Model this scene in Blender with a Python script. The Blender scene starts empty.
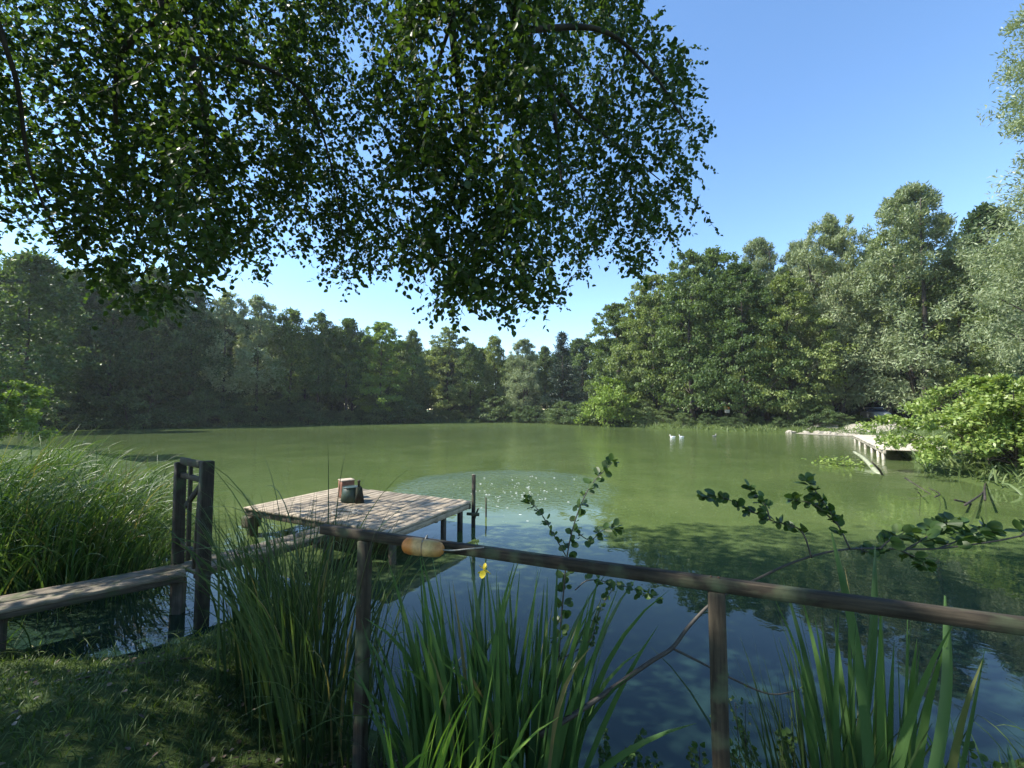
import bpy, math, random
import numpy as np
from mathutils import Vector, Matrix
rng = np.random.default_rng(7)
random.seed(7)
PI = math.pi
scene = bpy.context.scene
COL = scene.collection

# ------------------------------------------------------------------ camera
CAMZ = 2.0
F = 430.0                      # focal length in pixels of the 1024 px wide frame
PITCH = math.atan(26.0/F)
cam_data = bpy.data.cameras.new('camera')
cam_data.sensor_width = 36.0
cam_data.lens = F/1024*36
cam_data.clip_start = 0.05
cam_data.clip_end = 3000
cam = bpy.data.objects.new('camera', cam_data)
COL.objects.link(cam)
cam.location = (0, 0, CAMZ)
cam.rotation_euler = (PI/2+PITCH, 0, 0)
scene.camera = cam

def ray(px, py):
    a, b = (px-512)/F, (384-py)/F
    c, s = math.cos(PITCH), math.sin(PITCH)
    return np.array([a, c-b*s, s+b*c])
def at_z(px, py, z):
    r = ray(px, py); t = (z-CAMZ)/r[2]
    return np.array([0, 0, CAMZ])+r*t
def at_y(px, py, y):
    r = ray(px, py)
    return np.array([0, 0, CAMZ])+r*(y/r[1])

# ------------------------------------------------------------------ helpers
def tag(o, label=None, cat=None, group=None, kind=None):
    if label: o['label'] = label
    if cat: o['category'] = cat
    if group: o['group'] = group
    if kind: o['kind'] = kind
    return o
def thing(name, label, cat, loc=(0, 0, 0), group=None, rotz=0):
    o = bpy.data.objects.new(name, None); COL.objects.link(o)
    o.empty_display_size = 0.2
    o.location = loc; o.rotation_euler = (0, 0, rotz)
    return tag(o, label, cat, group)
def mesh_np(name, V, Fs, smooth=False):
    """Fs: list of (m,k) int arrays"""
    me = bpy.data.meshes.new(name)
    V = np.asarray(V, dtype=np.float32)
    me.vertices.add(len(V)); me.vertices.foreach_set('co', V.ravel())
    if not isinstance(Fs, (list, tuple)): Fs = [Fs]
    Fs = [f for f in Fs if len(f)]
    loops = np.concatenate([f.ravel() for f in Fs]).astype(np.int32)
    tot = np.concatenate([np.full(len(f), f.shape[1]) for f in Fs]).astype(np.int32)
    start = np.concatenate([[0], np.cumsum(tot)[:-1]]).astype(np.int32)
    me.loops.add(len(loops)); me.loops.foreach_set('vertex_index', loops)
    me.polygons.add(len(tot)); me.polygons.foreach_set('loop_start', start)
    me.polygons.foreach_set('loop_total', tot)
    if smooth: me.polygons.foreach_set('use_smooth', np.ones(len(tot), dtype=bool))
    me.update(calc_edges=True); me.validate()
    return me
def obj(name, me, mat, parent=None, loc=None):
    o = bpy.data.objects.new(name, me); COL.objects.link(o)
    if mat and not me.materials: me.materials.append(mat)
    if parent is not None: o.parent = parent
    if loc is not None: o.location = loc
    return o
class MB:
    """collects arrays of verts and faces; one mesh"""
    def __init__(s): s.V = []; s.F = {}; s.n = 0
    def add(s, V, *Fs):
        V = np.asarray(V, dtype=float)
        for f in Fs:
            f = np.asarray(f, dtype=int)
            if f.ndim == 1: f = f[None]
            s.F.setdefault(f.shape[1], []).append(f+s.n)
        s.V.append(V); s.n += len(V)
    def mesh(s, name, off=(0, 0, 0), smooth=False):
        return mesh_np(name, np.concatenate(s.V)-np.array(off), [np.concatenate(v) for v in s.F.values()], smooth)
    def obj(s, name, mat, parent=None, smooth=False):
        off = parent.location if parent is not None else (0, 0, 0)
        if parent is not None and parent.parent is not None: off = (0, 0, 0)
        return obj(name, s.mesh(name, off, smooth), mat, parent)

def tube(mb, pts, rad, sides=8, cap=True):
    pts = np.asarray(pts, dtype=float); n = len(pts)
    rad = np.broadcast_to(np.asarray(rad, dtype=float), (n,))
    T = np.gradient(pts, axis=0); T /= np.linalg.norm(T, axis=1)[:, None]+1e-9
    ref = np.array([0, 0, 1.0]) if abs(T[0][2]) < .9 else np.array([1.0, 0, 0])
    a = np.cross(T[0], ref); a /= np.linalg.norm(a)
    th = np.arange(sides)*2*PI/sides
    V = []
    for i in range(n):
        a = a-T[i]*np.dot(a, T[i]); a /= np.linalg.norm(a)+1e-9
        b = np.cross(T[i], a)
        V.append(pts[i]+rad[i]*(np.cos(th)[:, None]*a+np.sin(th)[:, None]*b))
    V = np.concatenate(V)
    i = np.arange(n-1)[:, None]*sides; j = np.arange(sides)[None]
    k = (j+1) % sides
    Q = np.stack([i+j, i+k, i+sides+k, i+sides+j], -1).reshape(-1, 4)
    if cap:
        mb.add(V, Q, np.arange(sides)[::-1].copy(), (n-1)*sides+np.arange(sides))
    else: mb.add(V, Q)
def curve(pts, n=12):
    """Catmull-Rom through points"""
    P = [np.asarray(p, dtype=float) for p in pts]
    P = [2*P[0]-P[1]]+P+[2*P[-1]-P[-2]]
    out = []
    for i in range(1, len(P)-2):
        for t in np.linspace(0, 1, n, endpoint=False):
            a, b, c, d = P[i-1:i+3]
            out.append(.5*((2*b)+(-a+c)*t+(2*a-5*b+4*c-d)*t*t+(-a+3*b-3*c+d)*t**3))
    out.append(P[-2]); return np.array(out)

def box_verts(sx, sy, sz, bev=0.004, jit=0.0, seg=1):
    """bevelled box centred at the origin, split along x into seg pieces for a slight warp"""
    ys = [(-sy/2+bev, -sz/2), (sy/2-bev, -sz/2), (sy/2, -sz/2+bev), (sy/2, sz/2-bev), (sy/2-bev, sz/2), (-sy/2+bev, sz/2), (-sy/2, sz/2-bev), (-sy/2, -sz/2+bev)]
    xs = np.linspace(-sx/2, sx/2, seg+1)
    rings = []
    X = [xs[0]]+[xs[0]+bev]+list(xs[1:-1])+[xs[-1]-bev]+[xs[-1]]
    for i, x in enumerate(X):
        k = 1-2*bev/max(sy, sz) if i in (0, len(X)-1) else 1
        o = rng.normal(0, jit, 2) if jit else (0, 0)
        rings.append([(x, y*k+o[0], z*k+o[1]) for y, z in ys])
    V = np.array(rings).reshape(-1, 3); n = len(X); s = 8
    i = np.arange(n-1)[:, None]*s; j = np.arange(s)[None]; k = (j+1) % s
    Q = np.stack([i+j, i+s+j, i+s+k, i+k], -1).reshape(-1, 4)
    return V, Q, np.arange(s), ((n-1)*s+np.arange(s))[::-1].copy()
def board(name, p0, p1, w, t, mat, parent, up=(0, 0, 1), bev=0.004, jit=0.0, seg=4, label=None):
    """a beam from p0 to p1; w across, t along 'up'; its own local frame runs along x"""
    p0 = Vector(p0); p1 = Vector(p1); d = p1-p0; L = d.length; d.normalize()
    u = Vector(up); y = u.cross(d).normalized(); z = d.cross(y).normalized()
    V, *Fs = box_verts(L, w, t, bev, jit, seg)
    mb = MB(); mb.add(V, *Fs)
    me = mb.mesh(name)
    o = obj(name, me, mat, parent)
    M = Matrix((d, y, z)).transposed().to_4x4(); M.translation = (p0+p1)/2
    if parent is not None:
        M = Matrix.Translation(-parent.location) @ M
    o.matrix_local = M
    if label: o['label'] = label
    return o

LEAF = [(.12, .55), (.35, 1.0), (.62, .85), (.85, .4)]
ROUND = [(.1, .5), (.3, .92), (.6, 1.0), (.85, .75), (.97, .3)]
DIAM = [(.45, 1.0)]
def leaves(mb, P, D, N, L, W, shape=DIAM, fold=.15, curl=0.):
    P, D, N = [np.asarray(a, float) for a in (P, D, N)]
    n = len(P)
    L = np.broadcast_to(L, (n,)); W = np.broadcast_to(W, (n,))
    D = D/(np.linalg.norm(D, axis=1)[:, None]+1e-9)
    S = np.cross(D, N); S /= np.linalg.norm(S, axis=1)[:, None]+1e-9
    N = np.cross(S, D)
    k = len(shape)
    pts = [P]
    for sgn in (1, -1):
        for t, w in shape:
            pts.append(P+D*(L*t)[:, None]+S*(sgn*W*.5*w)[:, None]+N*((fold*W*w*.5)-curl*L*t*t)[:, None])
    pts.append(P+D*L[:, None]-N*(curl*L)[:, None])
    V = np.stack(pts, 1).reshape(-1, 3); m = 2*k+2
    base = (np.arange(n)*m)[:, None]
    f1 = base+np.array([0]+list(range(1, k+1))+[m-1])[None]
    f2 = base+np.array([0, m-1]+list(range(2*k, k, -1)))[None]
    mb.add(V, f1, f2)
def quads(mb, P, D, N, L, W):
    """one thin diamond per leaf"""
    D = D/(np.linalg.norm(D, axis=1)[:, None]+1e-9)
    S = np.cross(D, N); S /= np.linalg.norm(S, axis=1)[:, None]+1e-9
    n = len(P); L = np.broadcast_to(L, (n,))[:, None]; W = np.broadcast_to(W, (n,))[:, None]
    V = np.stack([P, P+D*L*.45+S*W*.5, P+D*L, P+D*L*.45-S*W*.5], 1).reshape(-1, 3)
    mb.add(V, (np.arange(n)*4)[:, None]+np.arange(4)[None])
def unit(n, rg=rng):
    v = rg.normal(size=(n, 3)); return v/np.linalg.norm(v, axis=1)[:, None]
def blades(mb, base, az, L, W, th0, th1, p=1.5, seg=7, sword=True, fold=.25, twist=.6, rg=rng):
    """ribbon leaves: az heading, th0 lean from vertical at the foot, th1 more lean at the tip"""
    base = np.asarray(base, float); n = len(base)
    az, L, W, th0, th1 = [np.broadcast_to(np.asarray(a, float), (n,)) for a in (az, L, W, th0, th1)]
    h = np.stack([np.cos(az), np.sin(az), 0*az], 1); side0 = np.stack([-np.sin(az), np.cos(az), 0*az], 1)
    tw = rg.uniform(-twist, twist, n)
    pos = base.copy(); rows = []
    for i in range(seg+1):
        t = i/seg
        th = th0+th1*t**p
        d = h*np.sin(th)[:, None]+np.array([0, 0, 1.])*np.cos(th)[:, None]
        if i: pos = pos+d*(L/seg)[:, None]
        nrm = h*np.cos(th)[:, None]-np.array([0, 0, 1.])*np.sin(th)[:, None]
        a = tw*(1+.8*t)
        s = side0*np.cos(a)[:, None]+nrm*np.sin(a)[:, None]
        nn = nrm*np.cos(a)[:, None]-side0*np.sin(a)[:, None]
        w = W*((.75+.5*t) if t < .5 else 1.0)*(1-t**3 if sword else 1-t**1.6)*.5+.0004
        rows += [pos+s*w[:, None]+nn*(w*fold)[:, None], pos, pos-s*w[:, None]+nn*(w*fold)[:, None]]
    V = np.stack(rows, 1).reshape(-1, 3); m = 3*(seg+1)
    fs = []
    for i in range(seg):
        for j in (0, 1):
            a = i*3+j; fs.append([a, a+1, a+4, a+3])
    Fq = ((np.arange(n)*m)[:, None, None]+np.array(fs)[None]).reshape(-1, 4)
    mb.add(V, Fq)

# ------------------------------------------------------------------ materials
def mat(name):
    m = bpy.data.materials.new(name); m.use_nodes = True
    nt = m.node_tree; nt.nodes.clear()
    out = nt.nodes.new('ShaderNodeOutputMaterial')
    return m, nt, out
def node(nt, typ, **kw):
    n = nt.nodes.new(typ)
    ins = kw.pop('ins', {})
    for k, v in kw.items(): setattr(n, k, v)
    for k, v in ins.items():
        if isinstance(v, bpy.types.NodeSocket): nt.links.new(v, n.inputs[k])
        else: n.inputs[k].default_value = v
    return n
def ramp(nt, fac, stops):
    r = nt.nodes.new('ShaderNodeValToRGB'); e = r.color_ramp.elements
    while len(e) < len(stops): e.new(.5)
    for el, (p, c) in zip(e, stops):
        el.position = p; el.color = (*c, 1) if len(c) == 3 else c
    nt.links.new(fac, r.inputs[0]); return r.outputs[0]
def c4(c): return (*c, 1)
def leaf_mat(name, cols, trans=.35, rough=.5, spec=.3, tcol=(1.25, 1.3, .5), objvar=.0):
    m, nt, out = mat(name)
    g = node(nt, 'ShaderNodeNewGeometry')
    n = len(cols)
    c = ramp(nt, g.outputs['Random Per Island'], [(i/(n-1), cols[i]) for i in range(n)])
    if objvar:
        oi = node(nt, 'ShaderNodeObjectInfo')
        mr = node(nt, 'ShaderNodeMapRange', ins={0: oi.outputs['Random'], 3: 1-objvar, 4: 1+objvar})
        mh = node(nt, 'ShaderNodeMapRange', ins={0: oi.outputs['Random'], 3: .5+objvar*.06, 4: .5-objvar*.08})
        hs = node(nt, 'ShaderNodeHueSaturation', ins={'Hue': mh.outputs[0], 'Value': mr.outputs[0], 'Color': c}); c = hs.outputs[0]
    p = node(nt, 'ShaderNodeBsdfPrincipled', ins={'Base Color': c, 'Roughness': rough, 'Specular IOR Level': spec})
    mx = node(nt, 'ShaderNodeMix', data_type='RGBA', blend_type='MULTIPLY', ins={0: 1.0, 6: c, 7: c4(tcol)})
    t = node(nt, 'ShaderNodeBsdfTranslucent', ins={'Color': mx.outputs[2]})
    s = node(nt, 'ShaderNodeMixShader', ins={0: trans, 1: p.outputs[0], 2: t.outputs[0]})
    nt.links.new(s.outputs[0], out.inputs[0]); return m
def wood_mat(name, a, b, scale=(5, 95, 95), rough=.75, moss=None, bump=.4):
    m, nt, out = mat(name)
    tc = node(nt, 'ShaderNodeTexCoord'); oi = node(nt, 'ShaderNodeObjectInfo')
    add = node(nt, 'ShaderNodeVectorMath', operation='ADD', ins={0: tc.outputs['Object']})
    mul = node(nt, 'ShaderNodeVectorMath', operation='SCALE', ins={0: oi.outputs['Location'], 'Scale': 7.3})
    nt.links.new(mul.outputs[0], add.inputs[1])
    mp = node(nt, 'ShaderNodeMapping', ins={'Vector': add.outputs[0], 'Scale': scale})
    n1 = node(nt, 'ShaderNodeTexNoise', ins={'Vector': mp.outputs[0], 'Scale': 1.0, 'Detail': 6, 'Roughness': .65})
    n2 = node(nt, 'ShaderNodeTexNoise', ins={'Vector': add.outputs[0], 'Scale': 6.5, 'Detail': 7, 'Roughness': .65})
    c = ramp(nt, n1.outputs[0], [(.36, a), (.64, b)])
    mr = node(nt, 'ShaderNodeMapRange', ins={0: oi.outputs['Random'], 3: .72, 4: 1.2})
    hs = node(nt, 'ShaderNodeHueSaturation', ins={'Color': c, 'Value': mr.outputs[0]}); c = hs.outputs[0]
    dk = ramp(nt, n2.outputs[0], [(.3, (.34, .33, .31)), (.58, (1, 1, 1))])
    mx = node(nt, 'ShaderNodeMix', data_type='RGBA', blend_type='MULTIPLY', ins={0: .8, 6: c, 7: dk}); c = mx.outputs[2]
    if moss:
        n3 = node(nt, 'ShaderNodeTexNoise', ins={'Vector': add.outputs[0], 'Scale': 9.0, 'Detail': 5})
        f = ramp(nt, n3.outputs[0], [(.5, (0, 0, 0)), (.68, (1, 1, 1))])
        mx = node(nt, 'ShaderNodeMix', data_type='RGBA', ins={0: f, 6: c, 7: c4(moss)}); c = mx.outputs[2]
    bp = node(nt, 'ShaderNodeBump', ins={'Height': n1.outputs[0], 'Strength': bump, 'Distance': .004})
    p = node(nt, 'ShaderNodeBsdfPrincipled', ins={'Base Color': c, 'Roughness': rough, 'Specular IOR Level': .25, 'Normal': bp.outputs[0]})
    nt.links.new(p.outputs[0], out.inputs[0]); return m
def plain_mat(name, a, b=None, scale=8, rough=.6, bump=.2, metal=0., dist=.004):
    m, nt, out = mat(name); b = b or tuple(x*.7 for x in a)
    tc = node(nt, 'ShaderNodeTexCoord')
    n1 = node(nt, 'ShaderNodeTexNoise', ins={'Vector': tc.outputs['Object'], 'Scale': scale, 'Detail': 6, 'Roughness': .6})
    c = ramp(nt, n1.outputs[0], [(.35, a), (.65, b)])
    bp = node(nt, 'ShaderNodeBump', ins={'Height': n1.outputs[0], 'Strength': bump, 'Distance': dist})
    p = node(nt, 'ShaderNodeBsdfPrincipled', ins={'Base Color': c, 'Roughness': rough, 'Metallic': metal, 'Normal': bp.outputs[0]})
    nt.links.new(p.outputs[0], out.inputs[0]); return m

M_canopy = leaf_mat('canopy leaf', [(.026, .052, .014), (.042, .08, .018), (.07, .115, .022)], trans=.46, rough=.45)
M_far = leaf_mat('broadleaf', [(.08, .122, .038), (.125, .178, .055), (.175, .235, .08)], trans=.35, objvar=.3)
M_fardark = leaf_mat('dark broadleaf', [(.06, .1, .04), (.09, .138, .05), (.135, .185, .07)], trans=.3, objvar=.25)
M_lime = leaf_mat('bright leaf', [(.11, .18, .03), (.16, .24, .045), (.21, .29, .07)], trans=.35, objvar=.1)
M_willow = leaf_mat('willow leaf', [(.17, .22, .105), (.23, .28, .145), (.3, .335, .2)], trans=.3, rough=.45, tcol=(1.1, 1.15, .6), objvar=.12)
M_conifer = leaf_mat('needles', [(.028, .05, .03), (.04, .065, .038)], trans=.1)
M_bush = leaf_mat('bush leaf', [(.12, .19, .04), (.19, .26, .06), (.27, .33, .1)], trans=.35, rough=.4)
M_iris = leaf_mat('iris blade', [(0.04, 0.085, 0.032), (0.055, 0.115, 0.038), (0.09, 0.165, 0.05), (0.04, 0.085, 0.032), (0.055, 0.115, 0.038), (0.09, 0.165, 0.05), (0.055, 0.115, 0.038), (0.09, 0.165, 0.05), (0.04, 0.085, 0.032), (0.055, 0.115, 0.038), (.24, .19, .09)], trans=.3, rough=.35, spec=.45)
M_irisfresh = leaf_mat('fresh iris blade', [(.14, .24, .035), (.2, .33, .05)], trans=.4, rough=.4)
M_reed = leaf_mat('reed blade', [(0.03, 0.054, 0.022), (0.046, 0.081, 0.027), (0.081, 0.115, 0.041), (0.03, 0.054, 0.022), (0.046, 0.081, 0.027), (0.081, 0.115, 0.041), (0.046, 0.081, 0.027), (0.081, 0.115, 0.041), (0.03, 0.054, 0.022), (0.046, 0.081, 0.027), (.24, .19, .09)], trans=.3, rough=.4)
M_sedge = leaf_mat('sedge blade', [(0.035, 0.072, 0.02), (0.048, 0.098, 0.025), (0.14, 0.2, 0.06), (0.035, 0.072, 0.02), (0.048, 0.098, 0.025), (0.14, 0.2, 0.06), (0.048, 0.098, 0.025), (0.14, 0.2, 0.06), (0.035, 0.072, 0.02), (0.048, 0.098, 0.025), (.24, .19, .09)], trans=.35, rough=.35, spec=.22)
M_lawn = leaf_mat('lawn blade', [(.04, .075, .018), (.065, .11, .022), (.1, .14, .04)], trans=.3)
M_twigleaf = leaf_mat('twig leaf', [(.04, .075, .022), (.055, .105, .03), (.08, .13, .03)], trans=.35, rough=.4)
M_litter = leaf_mat('litter', [(.03, .022, .014), (.06, .043, .026), (.13, .1, .065)], trans=.05)
M_bark = wood_mat('bark', (.03, .025, .02), (.09, .075, .06), (4, 4, 1), bump=.8)
M_twig = plain_mat('twig bark', (.028, .024, .018), (.06, .05, .036), 60)
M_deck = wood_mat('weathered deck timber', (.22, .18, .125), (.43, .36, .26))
M_deckdark = wood_mat('dark mossy timber', (.05, .042, .03), (.11, .09, .065), moss=(.05, .065, .03))  # darker than the deck boards, with mossy patches
M_walk = wood_mat('walkway timber', (.1, .085, .06), (.24, .2, .145), moss=(.07, .08, .035))
M_rail = wood_mat('rail timber', (.026, .021, .014), (.075, .06, .04), moss=(.08, .095, .05))
M_gate = wood_mat('gate timber', (.022, .018, .012), (.055, .044, .03), moss=(.035, .045, .022))
M_pier = wood_mat('pale pier timber', (.42, .37, .28), (.6, .54, .42))
M_pierleg = wood_mat('pale pier leg', (.5, .46, .38), (.65, .6, .5))

# ------------------------------------------------------------------ pond outline and terrain
POND = np.array([
 (-24, 21), (-14, 16.5), (-9.5, 12), (-6.9, 8.7), (-5.4, 6.6), (-4.6, 5.5), (-4.5, 4.8), (-4.8, 4.1), (-4.4, 3.75), (-3.6, 3.62), (-3.0, 3.62),
 (-2.75, 3.95), (-2.62, 4.5), (-2.5, 5.1), (-2.25, 5.05), (-2.0, 4.3), (-1.6, 3.6), (-1.05, 2.95), (-.6, 2.62), (0, 2.4),
 (.6, 2.28), (1.2, 2.2), (2, 2.25), (3, 2.6), (5, 3.9), (8, 6.3), (11, 8.6), (12.3, 11), (13.3, 14), (15.2, 16.5), (19, 21.5),
 (23.4, 27), (25, 30), (26.5, 33.5), (26.4, 36.2), (23, 39), (18.8, 43), (15, 48), (11, 54), (7.5, 60), (2, 67), (-5.4, 72), (-12, 70.5), (-17, 66),
 (-28, 58.5), (-38, 50), (-45.5, 44), (-47.5, 40), (-45, 34.5), (-36, 28)], float)
def sdist(X, Y):
    """positive on land"""
    P = np.stack([X, Y], -1); best = np.full(X.shape, 1e9); inside = np.zeros(X.shape, bool)
    n = len(POND)
    for i in range(n):
        a, b = POND[i], POND[(i+1) % n]; e = b-a; w = P-a
        t = np.clip((w@e)/(e@e), 0, 1)
        best = np.minimum(best, np.linalg.norm(w-t[..., None]*e, axis=-1))
        c = (a[1] > Y) != (b[1] > Y)
        xi = a[0]+(Y-a[1])/(b[1]-a[1]+1e-12)*e[0]
        inside ^= c & (X < xi)
    return np.where(inside, -best, best)
def bumps(X, Y):
    return (np.sin(X*1.9+Y*.7)+np.sin(Y*2.3-X*.9+1)+.6*np.sin(X*5.1+2)*np.sin(Y*4.7))*.012
def height(X, Y):
    X = np.asarray(X, float); Y = np.asarray(Y, float)
    s = sdist(X, Y)+bumps(X*2, Y*2)*1.5
    r = np.hypot(X, Y)
    far = np.clip((r-12)/20, 0, 1)
    k = np.clip(s/(1.5+far*1.5), 0, 1); k = k*k*(3-2*k)
    z = np.where(s < 0, np.maximum(-1.3, s*.55), .05*np.clip(s/.15, 0, 1)+(.42+far*.35)*k)
    z = z+bumps(X, Y)*np.clip(s, 0, 1)*(1+far*3)
    z = z+np.clip(r-95, 0, 400)*.004
    return z
def gz(x, y): return float(height(np.array([x]), np.array([y]))[0])
rr = np.concatenate([[0.01], np.geomspace(.35, 900, 250)])
na = 400
# more rays ahead of the camera than behind it
aa = np.linspace(-PI, PI, na, endpoint=False); aa = PI/2+aa-.55*np.sin(aa)
R_, A_ = np.meshgrid(rr, aa, indexing='ij')
X_, Y_ = R_*np.cos(A_), R_*np.sin(A_)
Z_ = height(X_, Y_)
i, j = np.meshgrid(np.arange(len(rr)-1), np.arange(na), indexing='ij')
k = (j+1) % na
Q = np.stack([i*na+j, (i+1)*na+j, (i+1)*na+k, i*na+k], -1).reshape(-1, 4)
m, nt, out = mat('ground')
tc = node(nt, 'ShaderNodeTexCoord')
nA = node(nt, 'ShaderNodeTexNoise', ins={'Vector': tc.outputs['Object'], 'Scale': .9, 'Detail': 8, 'Roughness': .6})
nB = node(nt, 'ShaderNodeTexNoise', ins={'Vector': tc.outputs['Object'], 'Scale': 22, 'Detail': 8, 'Roughness': .7})
soil = ramp(nt, nB.outputs[0], [(.3, (.028, .022, .015)), (.7, (.08, .062, .042))])
grass = ramp(nt, nB.outputs[0], [(.3, (.03, .05, .014)), (.7, (.075, .105, .03))])
# bare trodden soil below the fence, grass elsewhere
vs = node(nt, 'ShaderNodeVectorMath', operation='DISTANCE', ins={0: tc.outputs['Object'], 1: (-.5, 1.7, .4)})
ad = node(nt, 'ShaderNodeMath', operation='MULTIPLY_ADD', ins={0: nA.outputs[0], 1: 1.6, 2: vs.outputs['Value']})
f = ramp(nt, ad.outputs[0], [(.0, (0, 0, 0)), (1, (1, 1, 1))])
mr = node(nt, 'ShaderNodeMapRange', ins={0: ad.outputs[0], 1: 1.35, 2: 1.8})
mx = node(nt, 'ShaderNodeMix', data_type='RGBA', ins={0: mr.outputs[0], 6: soil, 7: grass})
bp = node(nt, 'ShaderNodeBump', ins={'Height': nB.outputs[0], 'Strength': .8, 'Distance': .03})
p = node(nt, 'ShaderNodeBsdfPrincipled', ins={'Base Color': mx.outputs[2], 'Roughness': .9, 'Specular IOR Level': .1, 'Normal': bp.outputs[0]})
nt.links.new(p.outputs[0], out.inputs[0])
M_ground = m
g = obj('ground', mesh_np('ground', np.stack([X_, Y_, Z_], -1).reshape(-1, 3), Q, True), M_ground)
tag(g, kind='structure')

# water
m, nt, out = mat('pond water')
tc = node(nt, 'ShaderNodeTexCoord'); oc = tc.outputs['Object']
cloud = node(nt, 'ShaderNodeTexNoise', ins={'Vector': oc, 'Scale': .35, 'Detail': 9, 'Roughness': .72, 'Distortion': .5})
body = ramp(nt, cloud.outputs[0], [(.3, (.056, .085, .025)), (.5, (.074, .106, .033)), (.7, (.1, .132, .045))])
vor = node(nt, 'ShaderNodeTexVoronoi', ins={'Vector': oc, 'Scale': 7.5})
msk = node(nt, 'ShaderNodeTexNoise', ins={'Vector': oc, 'Scale': .5, 'Detail': 3})
sp = node(nt, 'ShaderNodeMapRange', ins={0: msk.outputs[0], 1: .4, 2: .75, 3: .05, 4: .2})
lt = node(nt, 'ShaderNodeMath', operation='LESS_THAN', ins={0: vor.outputs['Distance'], 1: sp.outputs[0]})
sep = node(nt, 'ShaderNodeSeparateXYZ', ins={0: oc})
yy = node(nt, 'ShaderNodeMapRange', ins={0: sep.outputs[1], 1: 6.5, 2: 9})
lt2 = node(nt, 'ShaderNodeMath', operation='MULTIPLY', ins={0: lt.outputs[0], 1: yy.outputs[0]})
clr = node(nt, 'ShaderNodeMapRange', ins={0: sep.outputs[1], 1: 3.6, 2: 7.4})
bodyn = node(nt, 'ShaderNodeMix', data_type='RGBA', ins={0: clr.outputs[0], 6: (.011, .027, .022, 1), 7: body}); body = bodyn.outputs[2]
bodyc = node(nt, 'ShaderNodeMix', data_type='RGBA', ins={0: lt2.outputs[0], 6: body, 7: (.17, .2, .1, 1)})
# ripples: fine breeze far out, livelier round the stirred patch beyond the deck
dpt = node(nt, 'ShaderNodeVectorMath', operation='DISTANCE', ins={0: oc, 1: (-.1, 11.6, 0)})
patch = node(nt, 'ShaderNodeMapRange', ins={0: dpt.outputs['Value'], 1: .8, 2: 3.2, 3: 1, 4: 0})
farr = node(nt, 'ShaderNodeMapRange', ins={0: sep.outputs[1], 1: 6, 2: 40, 3: .0, 4: 1.0})
w1 = node(nt, 'ShaderNodeTexNoise', ins={'Vector': oc, 'Scale': 3.2, 'Detail': 3, 'Roughness': .5, 'Distortion': .4})
w2 = node(nt, 'ShaderNodeTexNoise', ins={'Vector': oc, 'Scale': 9.0, 'Detail': 2})
w3 = node(nt, 'ShaderNodeTexNoise', ins={'Vector': oc, 'Scale': .7, 'Detail': 2})
amp = node(nt, 'ShaderNodeMath', operation='MULTIPLY_ADD', ins={0: farr.outputs[0], 1: .03, 2: .0022})
farr2 = node(nt, 'ShaderNodeMapRange', ins={0: sep.outputs[1], 1: 38, 2: 58, 3: .0, 4: .1})
amp = node(nt, 'ShaderNodeMath', operation='ADD', ins={0: amp.outputs[0], 1: farr2.outputs[0]})
a1 = node(nt, 'ShaderNodeMath', operation='MULTIPLY', ins={0: w1.outputs[0], 1: amp.outputs[0]})
pa = node(nt, 'ShaderNodeMath', operation='MULTIPLY', ins={0: patch.outputs[0], 1: .09})
a2 = node(nt, 'ShaderNodeMath', operation='MULTIPLY_ADD', ins={0: w2.outputs[0], 1: pa.outputs[0], 2: a1.outputs[0]})
a3 = node(nt, 'ShaderNodeMath', operation='MULTIPLY_ADD', ins={0: w3.outputs[0], 1: .008, 2: a2.outputs[0]})
bp = node(nt, 'ShaderNodeBump', ins={'Height': a3.outputs[0], 'Strength': 1.0, 'Distance': 1.0})
ro = node(nt, 'ShaderNodeMapRange', ins={0: sep.outputs[1], 1: 5, 2: 30, 3: .02, 4: .08})
dif = node(nt, 'ShaderNodeBsdfDiffuse', ins={'Color': bodyc.outputs[2]})
glo = node(nt, 'ShaderNodeBsdfGlossy', ins={'Color': (1, 1, 1, 1), 'Roughness': ro.outputs[0], 'Normal': bp.outputs[0]})
fr = node(nt, 'ShaderNodeFresnel', ins={'IOR': 1.33, 'Normal': bp.outputs[0]})
# algae film dulls the mirror: strongest far out and to the left
fl = node(nt, 'ShaderNodeMapRange', ins={0: sep.outputs[1], 1: 6, 2: 20, 3: .0, 4: .06})
cl = node(nt, 'ShaderNodeMapRange', ins={0: cloud.outputs[0], 1: .35, 2: .65, 3: .6, 4: 1.25})
fm = node(nt, 'ShaderNodeMath', operation='MULTIPLY', ins={0: fl.outputs[0], 1: cl.outputs[0]})
inv = node(nt, 'ShaderNodeMath', operation='SUBTRACT', ins={0: 1.0, 1: fm.outputs[0]}, use_clamp=True)
frf = node(nt, 'ShaderNodeMath', operation='MULTIPLY', ins={0: fr.outputs[0], 1: inv.outputs[0]})
mxs = node(nt, 'ShaderNodeMixShader', ins={0: frf.outputs[0], 1: dif.outputs[0], 2: glo.outputs[0]})
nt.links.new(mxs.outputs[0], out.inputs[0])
V = np.array([(-60, -1, 0), (35, -1, 0), (35, 80, 0), (-60, 80, 0)], float)
# cut to the near side so it never pokes out of the ground
V[:2, 1] = 1.6
w = obj('water', mesh_np('water', V, np.array([[0, 1, 2, 3]])), m); tag(w, kind='structure')

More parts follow.
